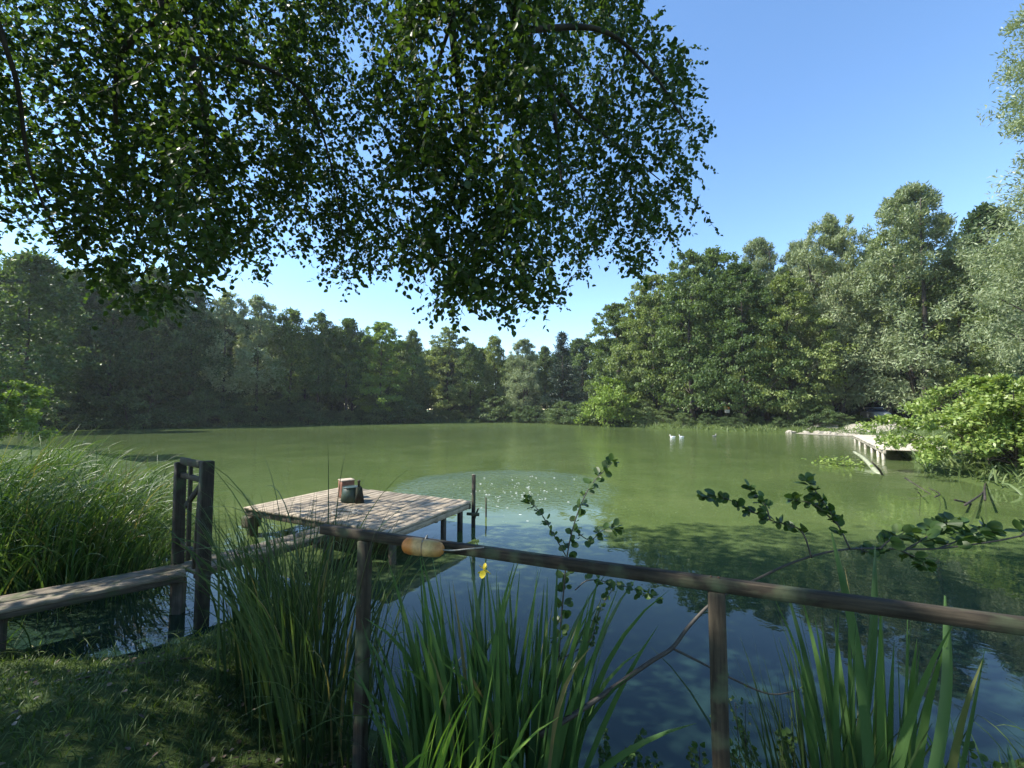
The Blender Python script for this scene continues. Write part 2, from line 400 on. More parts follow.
# ------------------------------------------------------------------ lawn, litter
def scatter(n, x0, x1, y0, y1, rg=rng):
    return rg.uniform(x0, x1, n), rg.uniform(y0, y1, n)
x, y = scatter(60000, -6.5, .6, .7, 5.2)
s = sdist(x, y); d = np.hypot(x+.5, y-1.7)
keep = (s > .12) & (d+rng.normal(0, .35, len(d)) > .95) & ~((x < -4.6) & (y > 4.5))
x, y = x[keep], y[keep]; n = len(x)
mb = MB(); blades(mb, np.stack([x, y, height(x, y)-.005], 1), rng.uniform(-PI, PI, n), rng.uniform(.03, .085, n), rng.uniform(.004, .007, n), rng.uniform(.1, .6, n), rng.uniform(.2, 1.1, n), seg=3)
o = mb.obj('lawn_grass', M_lawn); tag(o, 'short mown grass on the shaded bank in the lower left', 'grass', kind='stuff')
x, y = scatter(4200, -3.4, 2.0, .9, 3.2); s = sdist(x, y); keep = (s > .08) & (np.hypot(x+.5, y-1.7) < 1.15+rng.normal(0, .25, len(x))); x, y = x[keep], y[keep]; n = len(x)
mb = MB(); leaves(mb, np.stack([x, y, height(x, y)+.006], 1), np.stack([rng.normal(size=n), rng.normal(size=n), rng.normal(0, .2, n)], 1), np.stack([rng.normal(0, .3, n), rng.normal(0, .3, n), np.ones(n)], 1), rng.uniform(.02, .05, n), rng.uniform(.012, .028, n), LEAF, fold=.3)
x, y = scatter(420, -5, .3, 1.0, 4.0); s_2 = sdist(x, y); k2 = s_2 > .1; x, y = x[k2], y[k2]; n = len(x)
leaves(mb, np.stack([x, y, height(x, y)+.035], 1), np.stack([rng.normal(size=n), rng.normal(size=n), rng.normal(0, .2, n)], 1), np.stack([rng.normal(0, .4, n), rng.normal(0, .4, n), np.ones(n)], 1), rng.uniform(.02, .045, n), rng.uniform(.012, .025, n), LEAF, fold=.3)
o = mb.obj('leaf_litter', M_litter); tag(o, 'dry brown fallen leaves on the bare soil below the fence', 'fallen leaves', kind='stuff')
# rough grass and weeds along the water's edge (near bank)
def shore_points(i0, i1, step):
    pts = []
    for i in range(i0, i1):
        a, b = POND[i], POND[i+1]; n = max(1, int(np.linalg.norm(b-a)/step))
        for t in np.arange(n)/n: pts.append(a+(b-a)*t)
    return np.array(pts)
sp_ = shore_points(8, 24, .012)
sp_ = sp_+rng.normal(0, .1, sp_.shape); s = sdist(sp_[:, 0], sp_[:, 1]); sp_ = sp_[(s > .0)]; n = len(sp_)
mb = MB(); blades(mb, np.stack([sp_[:, 0], sp_[:, 1], height(sp_[:, 0], sp_[:, 1])-.02], 1), rng.uniform(-PI, PI, n), rng.uniform(.08, .3, n), rng.uniform(.004, .008, n), rng.uniform(.1, .7, n), rng.uniform(.3, 1.6, n), seg=5)
o = mb.obj('bank_grass', M_lawn); tag(o, 'unmown dark grass fringing the near edge of the pond', 'grass', kind='stuff')
# far bank rough grass
sp_ = shore_points(26, len(POND)-1, .05)
sp_ = np.concatenate([sp_+rng.normal(0, 1.0, sp_.shape) for _ in range(5)]); s = sdist(sp_[:, 0], sp_[:, 1]); sp_ = sp_[s > .05]; n = len(sp_)
mb = MB(); blades(mb, np.stack([sp_[:, 0], sp_[:, 1], height(sp_[:, 0], sp_[:, 1])-.05], 1), rng.uniform(-PI, PI, n), rng.uniform(.3, .8, n), rng.uniform(.03, .06, n), rng.uniform(.1, .7, n), rng.uniform(.3, 1.2, n), seg=3)
o = mb.obj('far_bank_grass', M_fardark); tag(o, 'rough dark grass and weeds along the far waterline', 'grass', kind='stuff')

# ------------------------------------------------------------------ fence with rail
railz = 1.40
A = at_z(322, 525, railz); B = at_z(1024, 618, railz)
dv = (B-A); dv2 = dv/np.linalg.norm(dv)
fence = thing('fence', 'simple timber fence of one rail on slim posts along the near bank', 'fence', (float(A[0]), float(A[1]), .45))
def on_rail(px):
    # plan intersection of the view ray with the rail line
    r = ray(px, 500); a = r[0]/r[1]
    t = (a*A[1]-A[0])/(dv[0]-a*dv[1]); return A+dv*t
B2 = A+dv2*4.35
board('rail', A+np.array([0, 0, -.023]), B2+np.array([0, 0, -.023]), .036, .045, M_rail, fence, jit=.0015, seg=14, bev=.003)
P2 = on_rail(365); P1 = on_rail(713); P0 = P1+(P1-P2)
for P in (P2, P1, P0):
    zb = gz(P[0], P[1])-.25
    board('post', (P[0], P[1], zb), (P[0]+.004, P[1], railz-.0475), .056, .052, M_rail, fence, up=(dv2[1], -dv2[0], 0), jit=.0012, seg=10, bev=.005)
M_nail = plain_mat('rusty nail', (.12, .06, .035), (.06, .035, .025), 60, .6, .3, .6)
for P in (P2, P1, P0):
    for dxx in (-.013, .012):
        mb = MB(); q_ = P+dv2*dxx; tube(mb, [(q_[0], q_[1], railz-.002), (q_[0], q_[1], railz+.0025)], [.0045, .0045], 8); mb.obj('nail', M_nail, fence)
# orange float tied under the rail
c0 = at_y(405, 545.5, 1.9); c1 = at_y(443, 551, 1.85)
c0[1] = on_rail(405)[1]-.07; c1[1] = on_rail(443)[1]-.075
c0 = at_y(404, 545, c0[1]); c1 = at_y(443, 550, c1[1])
ax = c1-c0; Lf = np.linalg.norm(ax)
prof = [(0, .012), (.02, .026), (.08, .037), (.2, .0415), (.40, .042), (.46, .040), (.485, .036), (.515, .036), (.54, .040), (.6, .0405), (.8, .038), (.92, .033), (.98, .022), (1, .01)]
mb = MB(); tube(mb, [c0+ax*t for t, r in prof], [r*.92 for t, r in prof], 24)
m, nt, out = mat('faded float foam')
tc = node(nt, 'ShaderNodeTexCoord')
n1 = node(nt, 'ShaderNodeTexNoise', ins={'Vector': tc.outputs['Object'], 'Scale': 22, 'Detail': 6, 'Roughness': .7})
sx_ = node(nt, 'ShaderNodeSeparateXYZ', ins={0: tc.outputs['Object']})
cf = ramp(nt, node(nt, 'ShaderNodeMath', operation='MULTIPLY', ins={0: sx_.outputs[0], 1: 1/float(ax[0])}).outputs[0], [(.0, (.62, .2, .03)), (.2, (.66, .25, .05)), (.3, (.6, .36, .14)), (.47, (.6, .38, .16)), (.5, (.15, .09, .04)), (.53, (.64, .42, .17)), (.72, (.5, .34, .12)), (1, (.55, .24, .06))])
cn = ramp(nt, n1.outputs[0], [(.35, (.55, .5, .45)), (.6, (1, 1, 1))])
c = node(nt, 'ShaderNodeMix', data_type='RGBA', blend_type='MULTIPLY', ins={0: 1.0, 6: cf, 7: cn}).outputs[2]
bp = node(nt, 'ShaderNodeBump', ins={'Height': n1.outputs[0], 'Strength': .5, 'Distance': .004})
p = node(nt, 'ShaderNodeBsdfPrincipled', ins={'Base Color': c, 'Roughness': .55, 'Normal': bp.outputs[0]})
nt.links.new(p.outputs[0], out.inputs[0])
fl_ = thing('float', 'weathered orange and yellow two-lobed float tied beneath the rail', 'float', tuple(float(v) for v in c0))
mb.obj('buoy_body', m, fl_, True)
M_cord = plain_mat('pale cord', (.35, .33, .28), (.2, .19, .16), 80)
mb = MB()
mid = (c0+c1)/2
for q in (.5,):
    ctr = c0+ax*q; top = np.array([ctr[0], on_rail(423)[1], railz+.004])
    loop = [ctr+np.array([0, -.036, 0]), ctr+np.array([0, -.02, .034]), top+np.array([0, -.03, -.012]), top+np.array([0, -.02, .003]), top+np.array([0, .022, .004]), top+np.array([0, .034, -.03]), ctr+np.array([0, .036, .02]), ctr+np.array([0, .02, -.034]), ctr+np.array([0, -.036, 0])]
    tube(mb, loop, .0028, 6)
mb.obj('loop', M_cord, fl_, True); mb = MB()
tube(mb, curve([c1, c1+ax*.25+np.array([0, 0, .004]), c1+ax*.6+np.array([0, .02, .012]), c1+ax*.95+np.array([0, .04, .02])], 6), .003, 6)
mb.obj('cord', M_cord, fl_, True)

# ------------------------------------------------------------------ deck
dz = .45
Lc = np.array([-4.28, 7.0]); Bc = np.array([-3.45, 8.82]); Rc = np.array([-.70, 7.42]); Fc = Lc+Rc-Bc
deck = thing('jetty_deck', 'square weathered timber fishing deck standing over the water', 'deck', (float(Lc[0]), float(Lc[1]), 0))
e1 = Rc-Bc; e2 = Bc-Lc; len1 = np.linalg.norm(e1)
npl = 21
for q in range(npl):
    t = (q+.5)/npl
    a = Fc*0+Lc+e1*t; b = a+e2
    ext = rng.uniform(-.015, .02, 2); u = e2/np.linalg.norm(e2)
    a = a-u*(.03+ext[0]); b = b+u*(.03+ext[1])
    hz = rng.uniform(-.003, .003)
    board('plank', (*a, dz-.016+hz), (*b, dz-.016-hz), len1/npl-rng.uniform(.010, .018), .032, M_deck, deck, jit=.0012, seg=5)
v1 = e1/len1; v2 = e2/np.linalg.norm(e2)
def D2(s, t): return Lc+e1*s+e2*t
for t, ww in ((.01, .05), (.5, .05), (.99, .05)):
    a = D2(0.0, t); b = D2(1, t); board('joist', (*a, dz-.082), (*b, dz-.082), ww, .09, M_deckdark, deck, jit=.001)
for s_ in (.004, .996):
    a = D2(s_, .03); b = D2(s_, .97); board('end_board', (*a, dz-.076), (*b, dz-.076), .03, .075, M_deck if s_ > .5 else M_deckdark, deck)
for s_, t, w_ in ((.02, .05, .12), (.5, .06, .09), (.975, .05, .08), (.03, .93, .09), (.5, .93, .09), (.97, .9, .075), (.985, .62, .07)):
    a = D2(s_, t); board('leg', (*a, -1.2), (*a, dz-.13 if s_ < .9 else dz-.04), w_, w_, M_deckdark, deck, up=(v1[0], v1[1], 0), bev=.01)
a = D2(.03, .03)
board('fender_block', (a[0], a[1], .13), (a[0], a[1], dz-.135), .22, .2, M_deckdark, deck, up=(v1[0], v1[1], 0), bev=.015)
a = at_z(471, 500, dz); a = a[:2]+v1*.05
mb = MB(); tube(mb, [(a[0], a[1], -1), (a[0], a[1], .2), (a[0]+.004, a[1], .88)], [.035, .035, .033], 12)
mb.obj('mooring_post', M_deckdark, deck, True)
mb = MB(); tube(mb, [(a[0], a[1], .881), (a[0], a[1], .889)], [.034, .03], 12); mb.obj('post_cap', M_deck, deck, True)
mb = MB()
tube(mb, [(a[0]-.1, a[1]-.12, .25), (a[0]+.1, a[1]-.05, .22)], [.025, .03], 8)
tube(mb, [(a[0]+.02, a[1]-.07, .15), (a[0]+.09, a[1]-.06, .33)], [.02, .014], 8)
mb.obj('cleat', M_deckdark, deck, True)
# things on the deck
c = at_z(346, 503, dz); M_red = wood_mat('reddish block', (.17, .075, .045), (.26, .13, .085)); M_pale = wood_mat('cut top', (.5, .4, .3), (.62, .52, .4))
c = at_y(346, 500, 7.75); x0, y0 = float(c[0]), 7.75
st = thing('wooden_block', 'reddish brown block with a pale cut top standing on the deck', 'block', (x0, y0, dz))
board('body', (x0, y0, dz), (x0, y0, dz+.30), .22, .22, M_red, st, up=(.8, .6, 0), bev=.008)
board('top', (x0, y0, dz+.3), (x0, y0, dz+.318), .235, .235, M_pale, st, up=(.8, .6, 0), bev=.004)
M_tub = plain_mat('dark green plastic', (.018, .035, .02), (.03, .05, .03), 12, rough=.45)
x0, y0 = float(at_y(351, 500, 7.42)[0]), 7.42
tub = thing('bucket', 'dark green bucket tapering to its rim in front of the block', 'bucket', (x0, y0, dz))
mb = MB(); tube(mb, [(x0, y0, dz+.002), (x0, y0, dz+.02), (x0, y0, dz+.24), (x0, y0, dz+.245)], [.15, .17, .135, .125], 24); mb.obj('body', M_tub, tub, True)
mb = MB(); th = np.linspace(0, 2*PI, 25); tube(mb, np.stack([x0+.138*np.cos(th), y0+.138*np.sin(th), np.full(25, dz+.245)], 1), .007, 6, False); mb.obj('rim', M_tub, tub, True)
mb = MB(); th = np.linspace(.1, PI-.1, 14); tube(mb, np.stack([x0+.14*np.cos(th), y0-.1*np.sin(th), dz+.235-.08*np.sin(th)], 1), .004, 6); mb.obj('handle', M_cord, tub, True)
x0, y0 = float(at_y(358.5, 500, 7.3)[0]), 7.3
pg = thing('short_post', 'short dark bollard post with a narrow knob beside the bucket', 'post', (x0, y0, dz))
mb = MB(); tube(mb, [(x0+.02, y0, dz+.001), (x0+.005, y0, dz+.25), (x0, y0, dz+.27)], [.075, .05, .03], 14); mb.obj('stem', M_gate, pg, True)
mb = MB(); tube(mb, [(x0, y0, dz+.27), (x0, y0, dz+.33), (x0, y0, dz+.36), (x0, y0, dz+.375)], [.02, .02, .028, .018], 12); mb.obj('knob', M_gate, pg, True)
# coiled rope / pale strap
x0, y0 = float(at_z(345, 515, dz)[0]), float(at_z(345, 515, dz)[1])
mb = MB(); th = np.linspace(0, 7*PI, 90); r_ = .1+.02*np.sin(th*1.7)+.0015*th
tube(mb, np.stack([x0+r_*1.3*np.cos(th), y0+r_*np.sin(th), dz+.012+.006*th/PI+.004*np.sin(th*3)], 1), .008, 6)
ro_ = mb.obj('rope_coil', M_cord, None, True); tag(ro_, 'pale grey coil of rope lying near the front edge of the deck', 'rope')

# thin stake
P = at_z(486, 517, 0)
mb = MB(); tube(mb, [(P[0], P[1], -1), (P[0], P[1], .2), (P[0]-.005, P[1], .36)], [.016, .016, .013], 10)
o = mb.obj('stake', M_deckdark, None, True); tag(o, 'thin dark stake standing in open water right of the deck', 'stake')

# ------------------------------------------------------------------ walkway
wz = .42
walk = thing('boardwalk', 'narrow plank walkway leading from the left bank to the deck', 'walkway', (-3.1, 4.4, 0))
axis = [np.array([-6.3, 1.85]), np.array([-3.28, 4.42]), np.array([-2.62, 5.5]), np.array([-2.3, 6.18])]
for q in range(3):
    a, b = axis[q], axis[q+1]; u = (b-a)/np.linalg.norm(b-a); nrm = np.array([-u[1], u[0]])
    for k_ in (-1, 1):
        aa_, bb_ = a+nrm*k_*.102, b+nrm*k_*.102
        # butt the boards end to end
        board('plank', (*(aa_+u*.004), wz-.015), (*(bb_-u*.004), wz-.015), .19, .03, M_walk, walk, jit=.002, seg=8)
        ca, cb = a+nrm*k_*.15, b+nrm*k_*.15
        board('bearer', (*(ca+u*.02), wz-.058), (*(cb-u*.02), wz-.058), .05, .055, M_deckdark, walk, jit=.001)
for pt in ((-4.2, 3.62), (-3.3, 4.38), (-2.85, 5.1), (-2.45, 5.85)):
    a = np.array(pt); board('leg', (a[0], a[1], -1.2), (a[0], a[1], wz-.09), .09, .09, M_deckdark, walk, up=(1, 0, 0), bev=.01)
# gate frame
R0 = at_z(201, 632, 0.02); gR = at_y(207, 461, 4.12); gL = at_y(180.5, 462, 4.55); gLb = at_y(181, 575, 4.55)
gate = thing('gate_frame', 'old dark timber gate of two posts and crossbars across the walkway', 'gate', (float(gR[0]), 4.12, 0))
gRb = at_y(202, 600, 4.12); sl = (gR-gRb)/(gR[2]-gRb[2])
board('post', tuple(gR+sl*(-.9-gR[2])), tuple(gR), .1, .1, M_gate, gate, up=(.6, .8, 0), jit=.001, bev=.008)
board('post', (float(gLb[0])-.02, 4.55, -.8), tuple(gL), .095, .09, M_gate, gate, up=(.6, .8, 0), jit=.001, bev=.008)
def gp(s_, z):   # point between the posts
    a = gL+(np.array([gLb[0], 4.55, gLb[2]])-gL)*((gL[2]-z)/(gL[2]-gLb[2])); b = gR+sl*(z-gR[2])
    return a+(b-a)*s_
for z in (gR[2]-.045, gR[2]-.19):
    board('crossbar', tuple(gp(.04, z)), tuple(gp(.96, z)), .03, .07 if z > 1.4 else .05, M_gate, gate, bev=.004)
board('crossbar', tuple(gp(.04, .62)), tuple(gp(.7, .62)), .03, .05, M_gate, gate, bev=.004)
board('stile', tuple(gp(.42, gR[2]-.06)), tuple(gp(.34, .5)), .045, .03, M_gate, gate, up=(.6, .8, 0), bev=.004)
board('stile', tuple(gp(.8, gR[2]-.24)), tuple(gp(.6, .46)), .045, .028, M_gate, gate, up=(.65, .76, 0), bev=.004)
board('brace', tuple(gp(.86, gR[2]-.22)), tuple(gp(.22, 1.02)), .055, .026, M_gate, gate, up=(.5, .86, 0), bev=.004)

# ------------------------------------------------------------------ trees
def tree_mesh(seed, H, R, base, profile, nclump, per, ls, lw, rc, droop=0., up=.0, trunk_r=.18, lean=0., narrow=False, multi=1, flat=.6):
    """returns trunk mesh and crown mesh, foot at the origin"""
    rg = np.random.default_rng(seed)
    tm = MB(); cm = MB()
    wob = rg.normal(0, .02*H, (multi, 2))
    stems = []
    for q in range(multi):
        ang = q*2*PI/multi+rg.uniform(0, 1); sp0 = .12*multi if multi > 1 else 0
        hs = np.linspace(0, 1, 9)
        pts = np.stack([np.cos(ang)*(sp0+hs*R*.35*(multi > 1))+wob[q, 0]*np.sin(hs*4+q)*hs+lean*hs*H, np.sin(ang)*(sp0+hs*R*.35*(multi > 1))+wob[q, 1]*np.sin(hs*5+2*q)*hs, -.3+hs*(H*.9+.3)], 1)
        tube(tm, pts, trunk_r*(1-hs*.88)/math.sqrt(multi)*np.concatenate([[1.3], np.ones(8)]), 8)
        stems.append(pts)
    t = rg.uniform(0, 1, nclump)**.85
    prof = profile(t)
    ang = rg.uniform(0, 2*PI, nclump); rho = np.sqrt(rg.uniform(.08, 1, nclump))
    # uneven lobes around the crown
    lob = 1+.28*np.sin(ang*2+rg.uniform(0, 6)+t*5)+.18*np.sin(ang*3+rg.uniform(0, 6)-t*9)
    rad = R*prof*rho*lob
    z = base+t*(H-base)*.97
    cx = lean*H*z/H+rad*np.cos(ang); cy = rad*np.sin(ang)
    C = np.stack([cx, cy, z], 1)
    idx = rg.choice(nclump, min(nclump, 46), replace=False)
    for k_ in idx:
        st_ = stems[rg.integers(multi)]
        zz = max(base*.6, C[k_, 2]-rad[k_]*(.75 if not narrow else .3)-.3)
        f = np.clip((zz+.3)/(H*.9+.3), .05, .97)*8; i0 = int(f); i0 = min(i0, 7)
        a = st_[i0]+(st_[i0+1]-st_[i0])*(f-i0)
        b = C[k_]; mid = (a+b)/2+np.array([0, 0, -.05*rad[k_]])+rg.normal(0, .1, 3)
        r0 = trunk_r*.28*(1-f/9)
        tube(tm, [a, mid, b], [r0, r0*.6, r0*.2], 5, False)
    sz = rc*rg.uniform(.6, 1.35, nclump)*(1-.55*t)
    n = nclump*per
    ci = np.repeat(np.arange(nclump), per)
    u = unit(n, rg)*(rg.uniform(0, 1, n)**.45)[:, None]
    off = u*sz[ci][:, None]*np.array([1, 1, flat])
    # hanging or rising sprays inside each clump
    if droop: off[:, 2] -= droop*rg.uniform(0, 1, n)**2*sz[ci]*1.6
    if up: off[:, 2] += up*rg.uniform(0, 1, n)**3*sz[ci]*2.2; 
    P = C[ci]+off
    out_ = P-np.array([0, 0, base+(H-base)*.4]); out_ /= np.linalg.norm(out_, axis=1)[:, None]+1e-6
    D = unit(n, rg)*.8+out_*.5+np.array([0, 0, -.2-droop+up])
    N = unit(n, rg)*.75+out_*.35+np.array([0, 0, .75])
    quads(cm, P, D, N, ls*rg.uniform(.7, 1.3, n), lw*rg.uniform(.7, 1.2, n))
    return tm.mesh('trunk', smooth=True), cm.mesh('crown')
def conifer_mesh(seed, H, R):
    rg = np.random.default_rng(seed); tm = MB(); cm = MB()
    tube(tm, [(0, 0, -.3), (0, 0, H*.5), (0, 0, H)], [.2, .12, .02], 8)
    P = []; D = []
    for q in range(230):
        t = rg.uniform(.08, 1); z = H*t; r = R*(1-t)**.8*rg.uniform(.65, 1.15)+.12; a = rg.uniform(0, 2*PI)
        d = np.array([math.cos(a), math.sin(a), -.15+.5*t])
        tube(tm, [(0, 0, z), tuple(np.array([0, 0, z])+d*r)], [.025, .006], 4, False)
        m_ = int(16+50*r/R); s_ = rg.uniform(.15, 1, m_)
        pp = np.array([0, 0, z])+d*(r*s_)[:, None]+rg.normal(0, .09, (m_, 3))*(1+s_[:, None])
        P.append(pp); D.append(np.repeat((d+[0, 0, -.3])[None], m_, 0)+rg.normal(0, .6, (m_, 3)))
    P = np.concatenate(P); D = np.concatenate(D); n = len(P)
    quads(cm, P, D, unit(n, rg)+np.array([0, 0, .6]), rg.uniform(.2, .4, n), rg.uniform(.07, .13, n))
    return tm.mesh('trunk', smooth=True), cm.mesh('crown')

dome = lambda t: np.sin(np.clip(.12+t*.9, 0, 1)*PI)**.55*np.clip(1.25-.55*t, 0, 1)
tall = lambda t: (np.clip(t*3.2+.35, 0, 1))*np.sqrt(np.clip(1.02-t**1.7, 0, 1))
spread = lambda t: np.clip(t*4+.55, 0, 1)*np.sqrt(np.clip(1.03-t**2.2, 0, 1))
slim = lambda t: np.clip(t*3.2+.35, 0, 1)*np.clip(1.02-t**1.6, 0, 1)**.58
low = lambda t: np.sqrt(np.clip(1.02-(t*.98)**2, 0, 1))
PROTO = {
 'alder': [tree_mesh(s_, 13, 3.1, 2.4, slim, 260, 64, .24, .15, .7, up=.3, flat=.9, trunk_r=.15, multi=1) for s_ in (1, 2, 3, 4)],
 'poplar': [tree_mesh(s_, 14, 2.8, 3.0, slim, 220, 60, .24, .13, .65, up=.35, flat=.9, trunk_r=.16, narrow=True) for s_ in (11, 12)],
 'lush': [tree_mesh(s_, 13, 4.2, 1.0, spread, 360, 75, .23, .15, .78, flat=.45, trunk_r=.24) for s_ in (21, 22, 23)],
 'nearwillow': [tree_mesh(s_, 16, 3.7, 1.2, tall, 620, 150, .15, .04, .62, up=.3, droop=.15, flat=.9, trunk_r=.3, multi=2) for s_ in (36, 37)],
 'willow': [tree_mesh(s_, 16, 4.4, 1.2, slim, 420, 120, .27, .08, .72, up=.3, droop=.12, flat=.9, trunk_r=.3, multi=2) for s_ in (31, 32, 33)],
 'conifer': [conifer_mesh(s_, 12, 2.3) for s_ in (41, 42)],
 'shrub': [tree_mesh(s_, 3.2, 2.2, .1, low, 90, 75, .17, .11, .6, flat=.6, trunk_r=.08, multi=3) for s_ in (51, 52, 53)],
 'backwood': [tree_mesh(s_, 14, 4.6, .1, spread, 150, 60, .5, .34, 1.3, flat=.6, trunk_r=.2) for s_ in (61, 62)],
}
PH = {'alder': 13, 'poplar': 14, 'lush': 13, 'willow': 16, 'nearwillow': 16, 'conifer': 12, 'shrub': 3.2, 'backwood': 14}
MATS = {'alder': M_far, 'poplar': M_far, 'lush': M_far, 'willow': M_willow, 'nearwillow': M_willow, 'conifer': M_conifer, 'shrub': M_far, 'backwood': M_fardark}
crown_cache = {}
def bank_pt(px):
    """distance of the far waterline in column px"""
    ys = np.linspace(80, 8, 721); r = ray(px, 420); xs = r[0]/r[1]*ys
    s = sdist(xs, ys); w_ = np.where(s < 0)[0]
    return ys[w_[0]] if len(w_) else 40.
def plant_tree(name, kind, var, px, top, y, label, cat='tree', group=None, wid=1.0, mt=None):
    """stand a tree of the given kind at distance y, seen at column px, its top at row top"""
    tmesh, cmesh = PROTO[kind][var % len(PROTO[kind])]
    if 45 < px < 900 and kind != 'shrub': y = max(y, bank_pt(px)+2.2+(hash((px, kind)) % 7)*.0)
    g = at_y(px, 420, y); x = float(g[0]); z0 = gz(x, y)
    ht = float(at_y(px, top, y)[2])-z0
    s_ = ht/PH[kind]
    r = thing(name, label, cat, (x, y, z0-.03), group, rotz=random.uniform(0, 2*PI))
    r.scale = (s_*wid, s_*wid, s_)
    mt = mt or MATS[kind]
    key = (cmesh.name, mt.name)
    if key not in crown_cache:
        me = cmesh.copy() if cmesh.materials else cmesh
        me.materials.clear(); me.materials.append(mt); crown_cache[key] = me
    if not tmesh.materials: tmesh.materials.append(M_bark)
    obj('trunk', tmesh, None, r); obj('crown', crown_cache[key], None, r)
    return r

# front row round the pond: kind, variant, column, row of the top, distance, width, material, label
T = [
 ('alder', 0, -105, 170, 17, 1.0, M_lime, 'tall bright green tree rising at the left edge above the left bush'),
 ('alder', 1, 22, 252, 38, 1.1, None, 'broad tree behind the bright foliage at the left edge of the far bank'),
 ('alder', 2, 68, 268, 42, 1.0, M_fardark, 'dark tree next to the leftmost broad tree on the far bank'),
 ('alder', 3, 108, 262, 45, 1.0, M_fardark, 'dark tree with thin trunks left of the hanging dark boughs'),
 ('alder', 0, 150, 268, 46, 1.1, M_fardark, 'darkest tree on the far left bank, seen under the hanging boughs'),
 ('alder', 1, 188, 285, 48, 1.0, M_fardark, 'dark slim tree just right of the darkest tree on the left bank'),
 ('poplar', 0, 222, 291, 50, 1.1, M_willow, 'pale feathery tree top first right of the hanging boughs'),
 ('poplar', 1, 256, 296, 52, 1.1, M_willow, 'pale feathery tree top second right of the hanging boughs'),
 ('alder', 2, 288, 308, 55, 1.0, None, 'green tree right of the two pale feathery tops'),
 ('poplar', 0, 318, 312, 58, 1.1, None, 'slender green tree in the middle of the far left bank'),
 ('alder', 3, 346, 318, 60, 1.1, None, 'green tree left of the yellowish crown on the far bank'),
 ('lush', 0, 380, 320, 63, .95, M_lime, 'tree with a yellowish green crown top on the far bank'),
 ('alder', 0, 412, 330, 66, .9, M_fardark, 'very dark tree right of the yellowish crown on the far bank'),
 ('lush', 1, 448, 326, 76, .9, M_far, 'light green rounded tree rising behind the dark tree'),
 ('alder', 1, 470, 343, 72, 1.0, None, 'small green tree right of the light rounded one'),
 ('alder', 2, 494, 335, 76, .9, None, 'tree with a raised crown left of the pale waterside willow'),
 ('willow', 0, 524, 338, 71, 1.1, M_willow, 'pale grey green willow reaching down to the water mid-pond'),
 ('conifer', 0, 563, 333, 68, 1.2, None, 'dark spiky conifer between the pale willow and the right trees'),
 ('conifer', 1, 583, 345, 66, 1.1, None, 'shorter dark conifer touching the right-hand trees'),
 ('alder', 3, 545, 346, 75, 1.0, M_fardark, 'dark tree squeezed between the pale willow and the spiky conifer'),
 ('lush', 2, 618, 302, 59, .95, None, 'first tree of the right bank, its crown lowest in the row'),
 ('lush', 0, 655, 272, 54, .8, None, 'green tree second in the row of the right bank'),
 ('lush', 1, 693, 250, 48, .8, None, 'broad leafy tree whose top meets the tip of the overhanging boughs'),
 ('poplar', 1, 720, 248, 52, 1.2, None, 'slender tree top behind the broad leafy tree'),
 ('lush', 2, 745, 262, 43, .85, None, 'dense leafy tree above the small orange board'),
 ('willow', 1, 765, 238, 49, .8, None, 'pale willow top showing behind the dense leafy tree'),
 ('lush', 0, 790, 272, 41, .8, None, 'dark leafy tree left of the tall silvery willow'),
 ('willow', 2, 838, 212, 42, .85, None, 'tall silvery willow left of the biggest willow'),
 ('willow', 0, 805, 240, 48, .8, None, 'smaller silvery willow just left of the tall silvery willow'),
 ('willow', 1, 922, 184, 37, 1.0, None, 'biggest silvery willow behind the pale pier'),
 ('lush', 1, 965, 250, 36, .8, None, 'green leafy tree at the right foot of the biggest willow'),
 ('alder', 2, 890, 235, 47, .9, None, 'darker tree between the two large silvery willows'),
 ('alder', 3, 1000, 205, 40, .9, M_fardark, 'dark tree right of the biggest willow with gaps of sky'),
 ('nearwillow', 0, 1128, 60, 24, .95, None, 'huge near willow leaning in at the right edge of the view'),
 ('nearwillow', 1, 1165, -90, 21, 1.05, None, 'tallest near willow whose tip enters the top right corner'),
]
for kind, var, px, top, y, wd, mt, lab in T:
    nm = {'alder': 'broadleaf_tree', 'poplar': 'slender_tree', 'lush': 'leafy_tree', 'willow': 'willow_tree', 'nearwillow': 'willow_tree', 'conifer': 'conifer_tree'}[kind]
    plant_tree(nm, kind, var, px, top, y, lab, 'conifer' if kind == 'conifer' else 'willow' if 'willow' in kind else 'tree', 'trees around the pond', wd, mt)
# second and third rows glimpsed between the trunks
q = 0
for px in range(-60, 620, 18):
    base = np.interp(px, [-60, 60, 300, 480, 620], [46, 54, 68, 84, 74])
    top = np.interp(px, [-60, 30, 150, 220, 300, 400, 480, 540, 620], [262, 262, 285, 306, 322, 338, 348, 350, 325])
    y = base+random.uniform(-2, 4)
    plant_tree('woodland_tree', 'backwood', q, px+random.uniform(-6, 6), top+random.uniform(0, 14), y, 'shaded woodland tree behind the front row of the left and centre bank', 'tree', 'woodland trees behind the left and centre bank', 1.0); q += 1
for px in range(630, 1060, 26):
    base = np.interp(px, [630, 760, 900, 1060], [64, 56, 52, 48]); top = np.interp(px, [630, 700, 760, 850, 900, 980, 1060], [300, 272, 262, 262, 240, 262, 220])
    if 855 < px < 885: continue
    plant_tree('woodland_tree', 'backwood', q, px+random.uniform(-6, 6), top+random.uniform(0, 20), base+random.uniform(0, 5), 'shaded woodland tree behind the willows of the right bank', 'tree', 'woodland trees behind the right bank', .9); q += 1
for px in range(-200, 1300, 55):
    plant_tree('woodland_tree', 'backwood', q, px, 352+random.uniform(-6, 6), 118+random.uniform(-8, 8), 'distant woodland tree far behind the pond', 'tree', 'distant woodland trees', 1.5); q += 1
